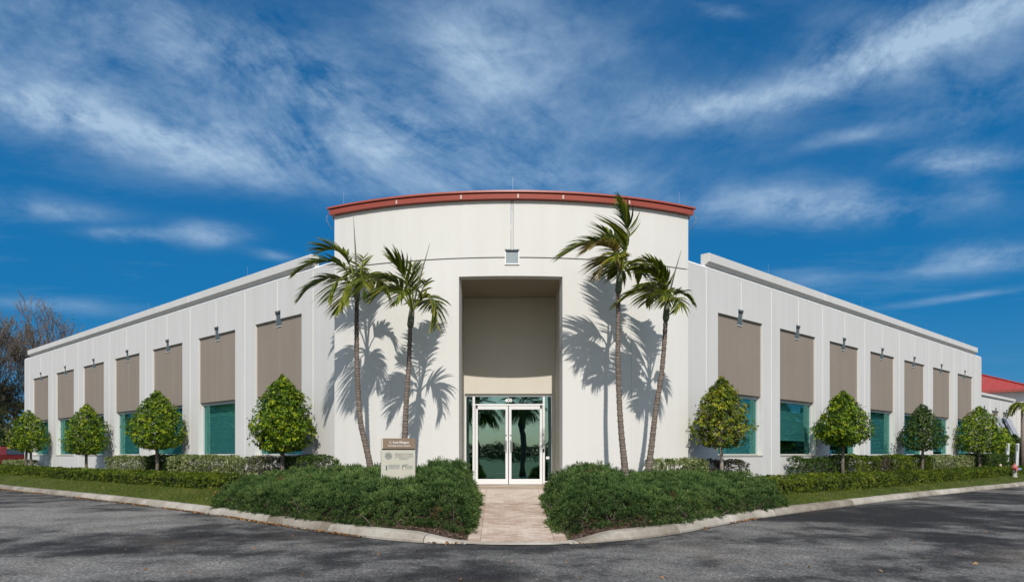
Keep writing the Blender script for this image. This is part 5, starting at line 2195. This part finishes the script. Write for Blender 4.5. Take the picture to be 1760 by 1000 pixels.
for px, lab in ((1730, 'left one of two pale slanted posts beside the hydrant'), (1746.5, 'right one of two pale slanted posts, behind the hydrant')):
    pp = pix(px, 798, 42.4)
    gz = float(ground_z(pp.x, pp.y))
    zt = CAMZ + (HY - 761.5) / F * 42.4
    pm = MB()
    pm.prism([(-.07, gz - .1), (.07, gz - .1), (.07, zt - .04), (.03, zt), (-.02, zt), (-.07, zt - .05)], -.06, .06, lambda a, b, h: (pp.x + a + (b - gz) * .05, pp.y + h, b))
    po = pm.build('bollard_post', M_POST, None, bevel=.01)
    tag(po, lab, 'post', 'pale posts by the hydrant')
    MB().box((pp.x - .05 + (zt - .45 - gz) * .05, pp.y - .068, zt - .42), (pp.x + .0 + (zt - .45 - gz) * .05, pp.y - .061, zt - .08)).build('reflector', M_SCUP, po)
# cleat: a small utility pipe cap in the hedge line
up = pix(1719, 797, 41.0)
ug = float(ground_z(up.x, up.y))
o = MB().lathe([(.05, -.05), (.05, .30), (.075, .31), (.08, .38), (.05, .43), (.0, .435)], (up.x, up.y, ug), 12).build('vent_pipe', M_CLIP)
tag(o, 'small pale capped pipe standing at the right hedge gap', 'pipe')


# red car behind the left corner
def car(x, y, rot, paint_c, label):
    gz = FLOOR - .02
    t = thing('parked_car', label, 'car', (0, 0, 0))
    m_body = paint('car_paint', paint_c, .25, .03, 3, spec=.6)
    m_glass = paint('car_glass', (.03, .045, .06), .06, .05, 3, spec=.9)
    m_tyre = paint('tyre', (.02, .02, .02), .85, .1, 5)
    m_lens = paint('tail_lens', (.45, .02, .02), .2, .05, 5)
    # sections along y: (y, half width, z bottom, z shoulder, half width roof, z roof)
    secs = [(-2.25, .78, .42, .80, .72, .86), (-2.18, .86, .32, .95, .80, 1.02), (-1.95, .90, .28, 1.00, .76, 1.45), (-1.6, .91, .28, 1.0, .70, 1.66), (-.4, .92, .28, .99, .72, 1.70),
            (.55, .92, .28, .97, .70, 1.62), (1.15, .91, .28, .95, .74, 1.02), (1.9, .88, .30, .86, .74, .90), (2.2, .78, .40, .72, .66, .76)]
    vs, fs = [], []
    secs = [(a, b, c_, d * .88, e, f_ * .84) for a, b, c_, d, e, f_ in secs]
    for (yy, w, zb, zs, wr, zr) in secs:
        vs += [(-w, yy, zb), (-w, yy, zs), (-wr, yy, zr - .06), (-wr * .85, yy, zr), (wr * .85, yy, zr), (wr, yy, zr - .06), (w, yy, zs), (w, yy, zb)]
    for i in range(len(secs) - 1):
        for q in range(8):
            fs.append((i * 8 + q, i * 8 + (q + 1) % 8, i * 8 + 8 + (q + 1) % 8, i * 8 + 8 + q))
    fs += [tuple(range(8)), tuple(len(secs) * 8 - 8 + q for q in range(8))]
    parts = [MB().add(vs, fs).build('body', m_body, t, bevel=.03)]
    gls = MB()
    gls.add([(-.66, -2.04, 1.06), (.66, -2.04, 1.06), (.58, -1.80, 1.50), (-.58, -1.80, 1.50)], [(0, 1, 2, 3)])
    for v in gls.v[:]:
        pass
    g1 = MB().box((-.66, -.02, 0), (.66, .0, .46), lambda a, b, c: (a * (1 - .12 * c / .46), -2.115 + .47 * c + b, .89 + c * .82)).build('rear_window', m_glass, t)
    parts.append(g1)
    for sg in (-1, 1):
        parts.append(MB().box((0, -1.55, 0), (.012, .45, .50), lambda a, b, c: (sg * (.925 - c * .34 + a), b * (1 - c * .2), .90 + c * .82)).build('side_window', m_glass, t))
        parts.append(MB().box((sg * .66 - .14, -2.28, .62), (sg * .66 + .14, -2.16, .80)).build('tail_light', m_lens, t, bevel=.02))
        for yy in (-1.4, 1.4):
            w = MB().lathe([(.2, -.11), (.33, -.11), (.345, -.07), (.345, .07), (.33, .11), (.2, .11)], (sg * .80, yy, .345), 20, 'x').build('wheel', m_tyre, t)
            MB().lathe([(.05, -.122), (.2, -.118), (.2, .118), (.05, .122)], (sg * .80, yy, .345), 16, 'x').build('rim', M_STEEL, w)
            parts.append(w)
    parts.append(MB().box((-.88, -2.32, .36), (.88, -2.20, .58)).build('bumper', paint('bumper', [c * .9 for c in paint_c], .4, .03, 3), t, bevel=.03))
    parts.append(MB().box((-.2, -2.275, .62), (.2, -2.235, .73)).build('number_plate', M_FRAME, t))
    t.location = (x, y, gz)
    t.rotation_euler = (0, 0, rot)
    return t


car(-32.3, 52.5, R(-28), (.17, .022, .022), 'dark red car parked behind the far left corner of the office')
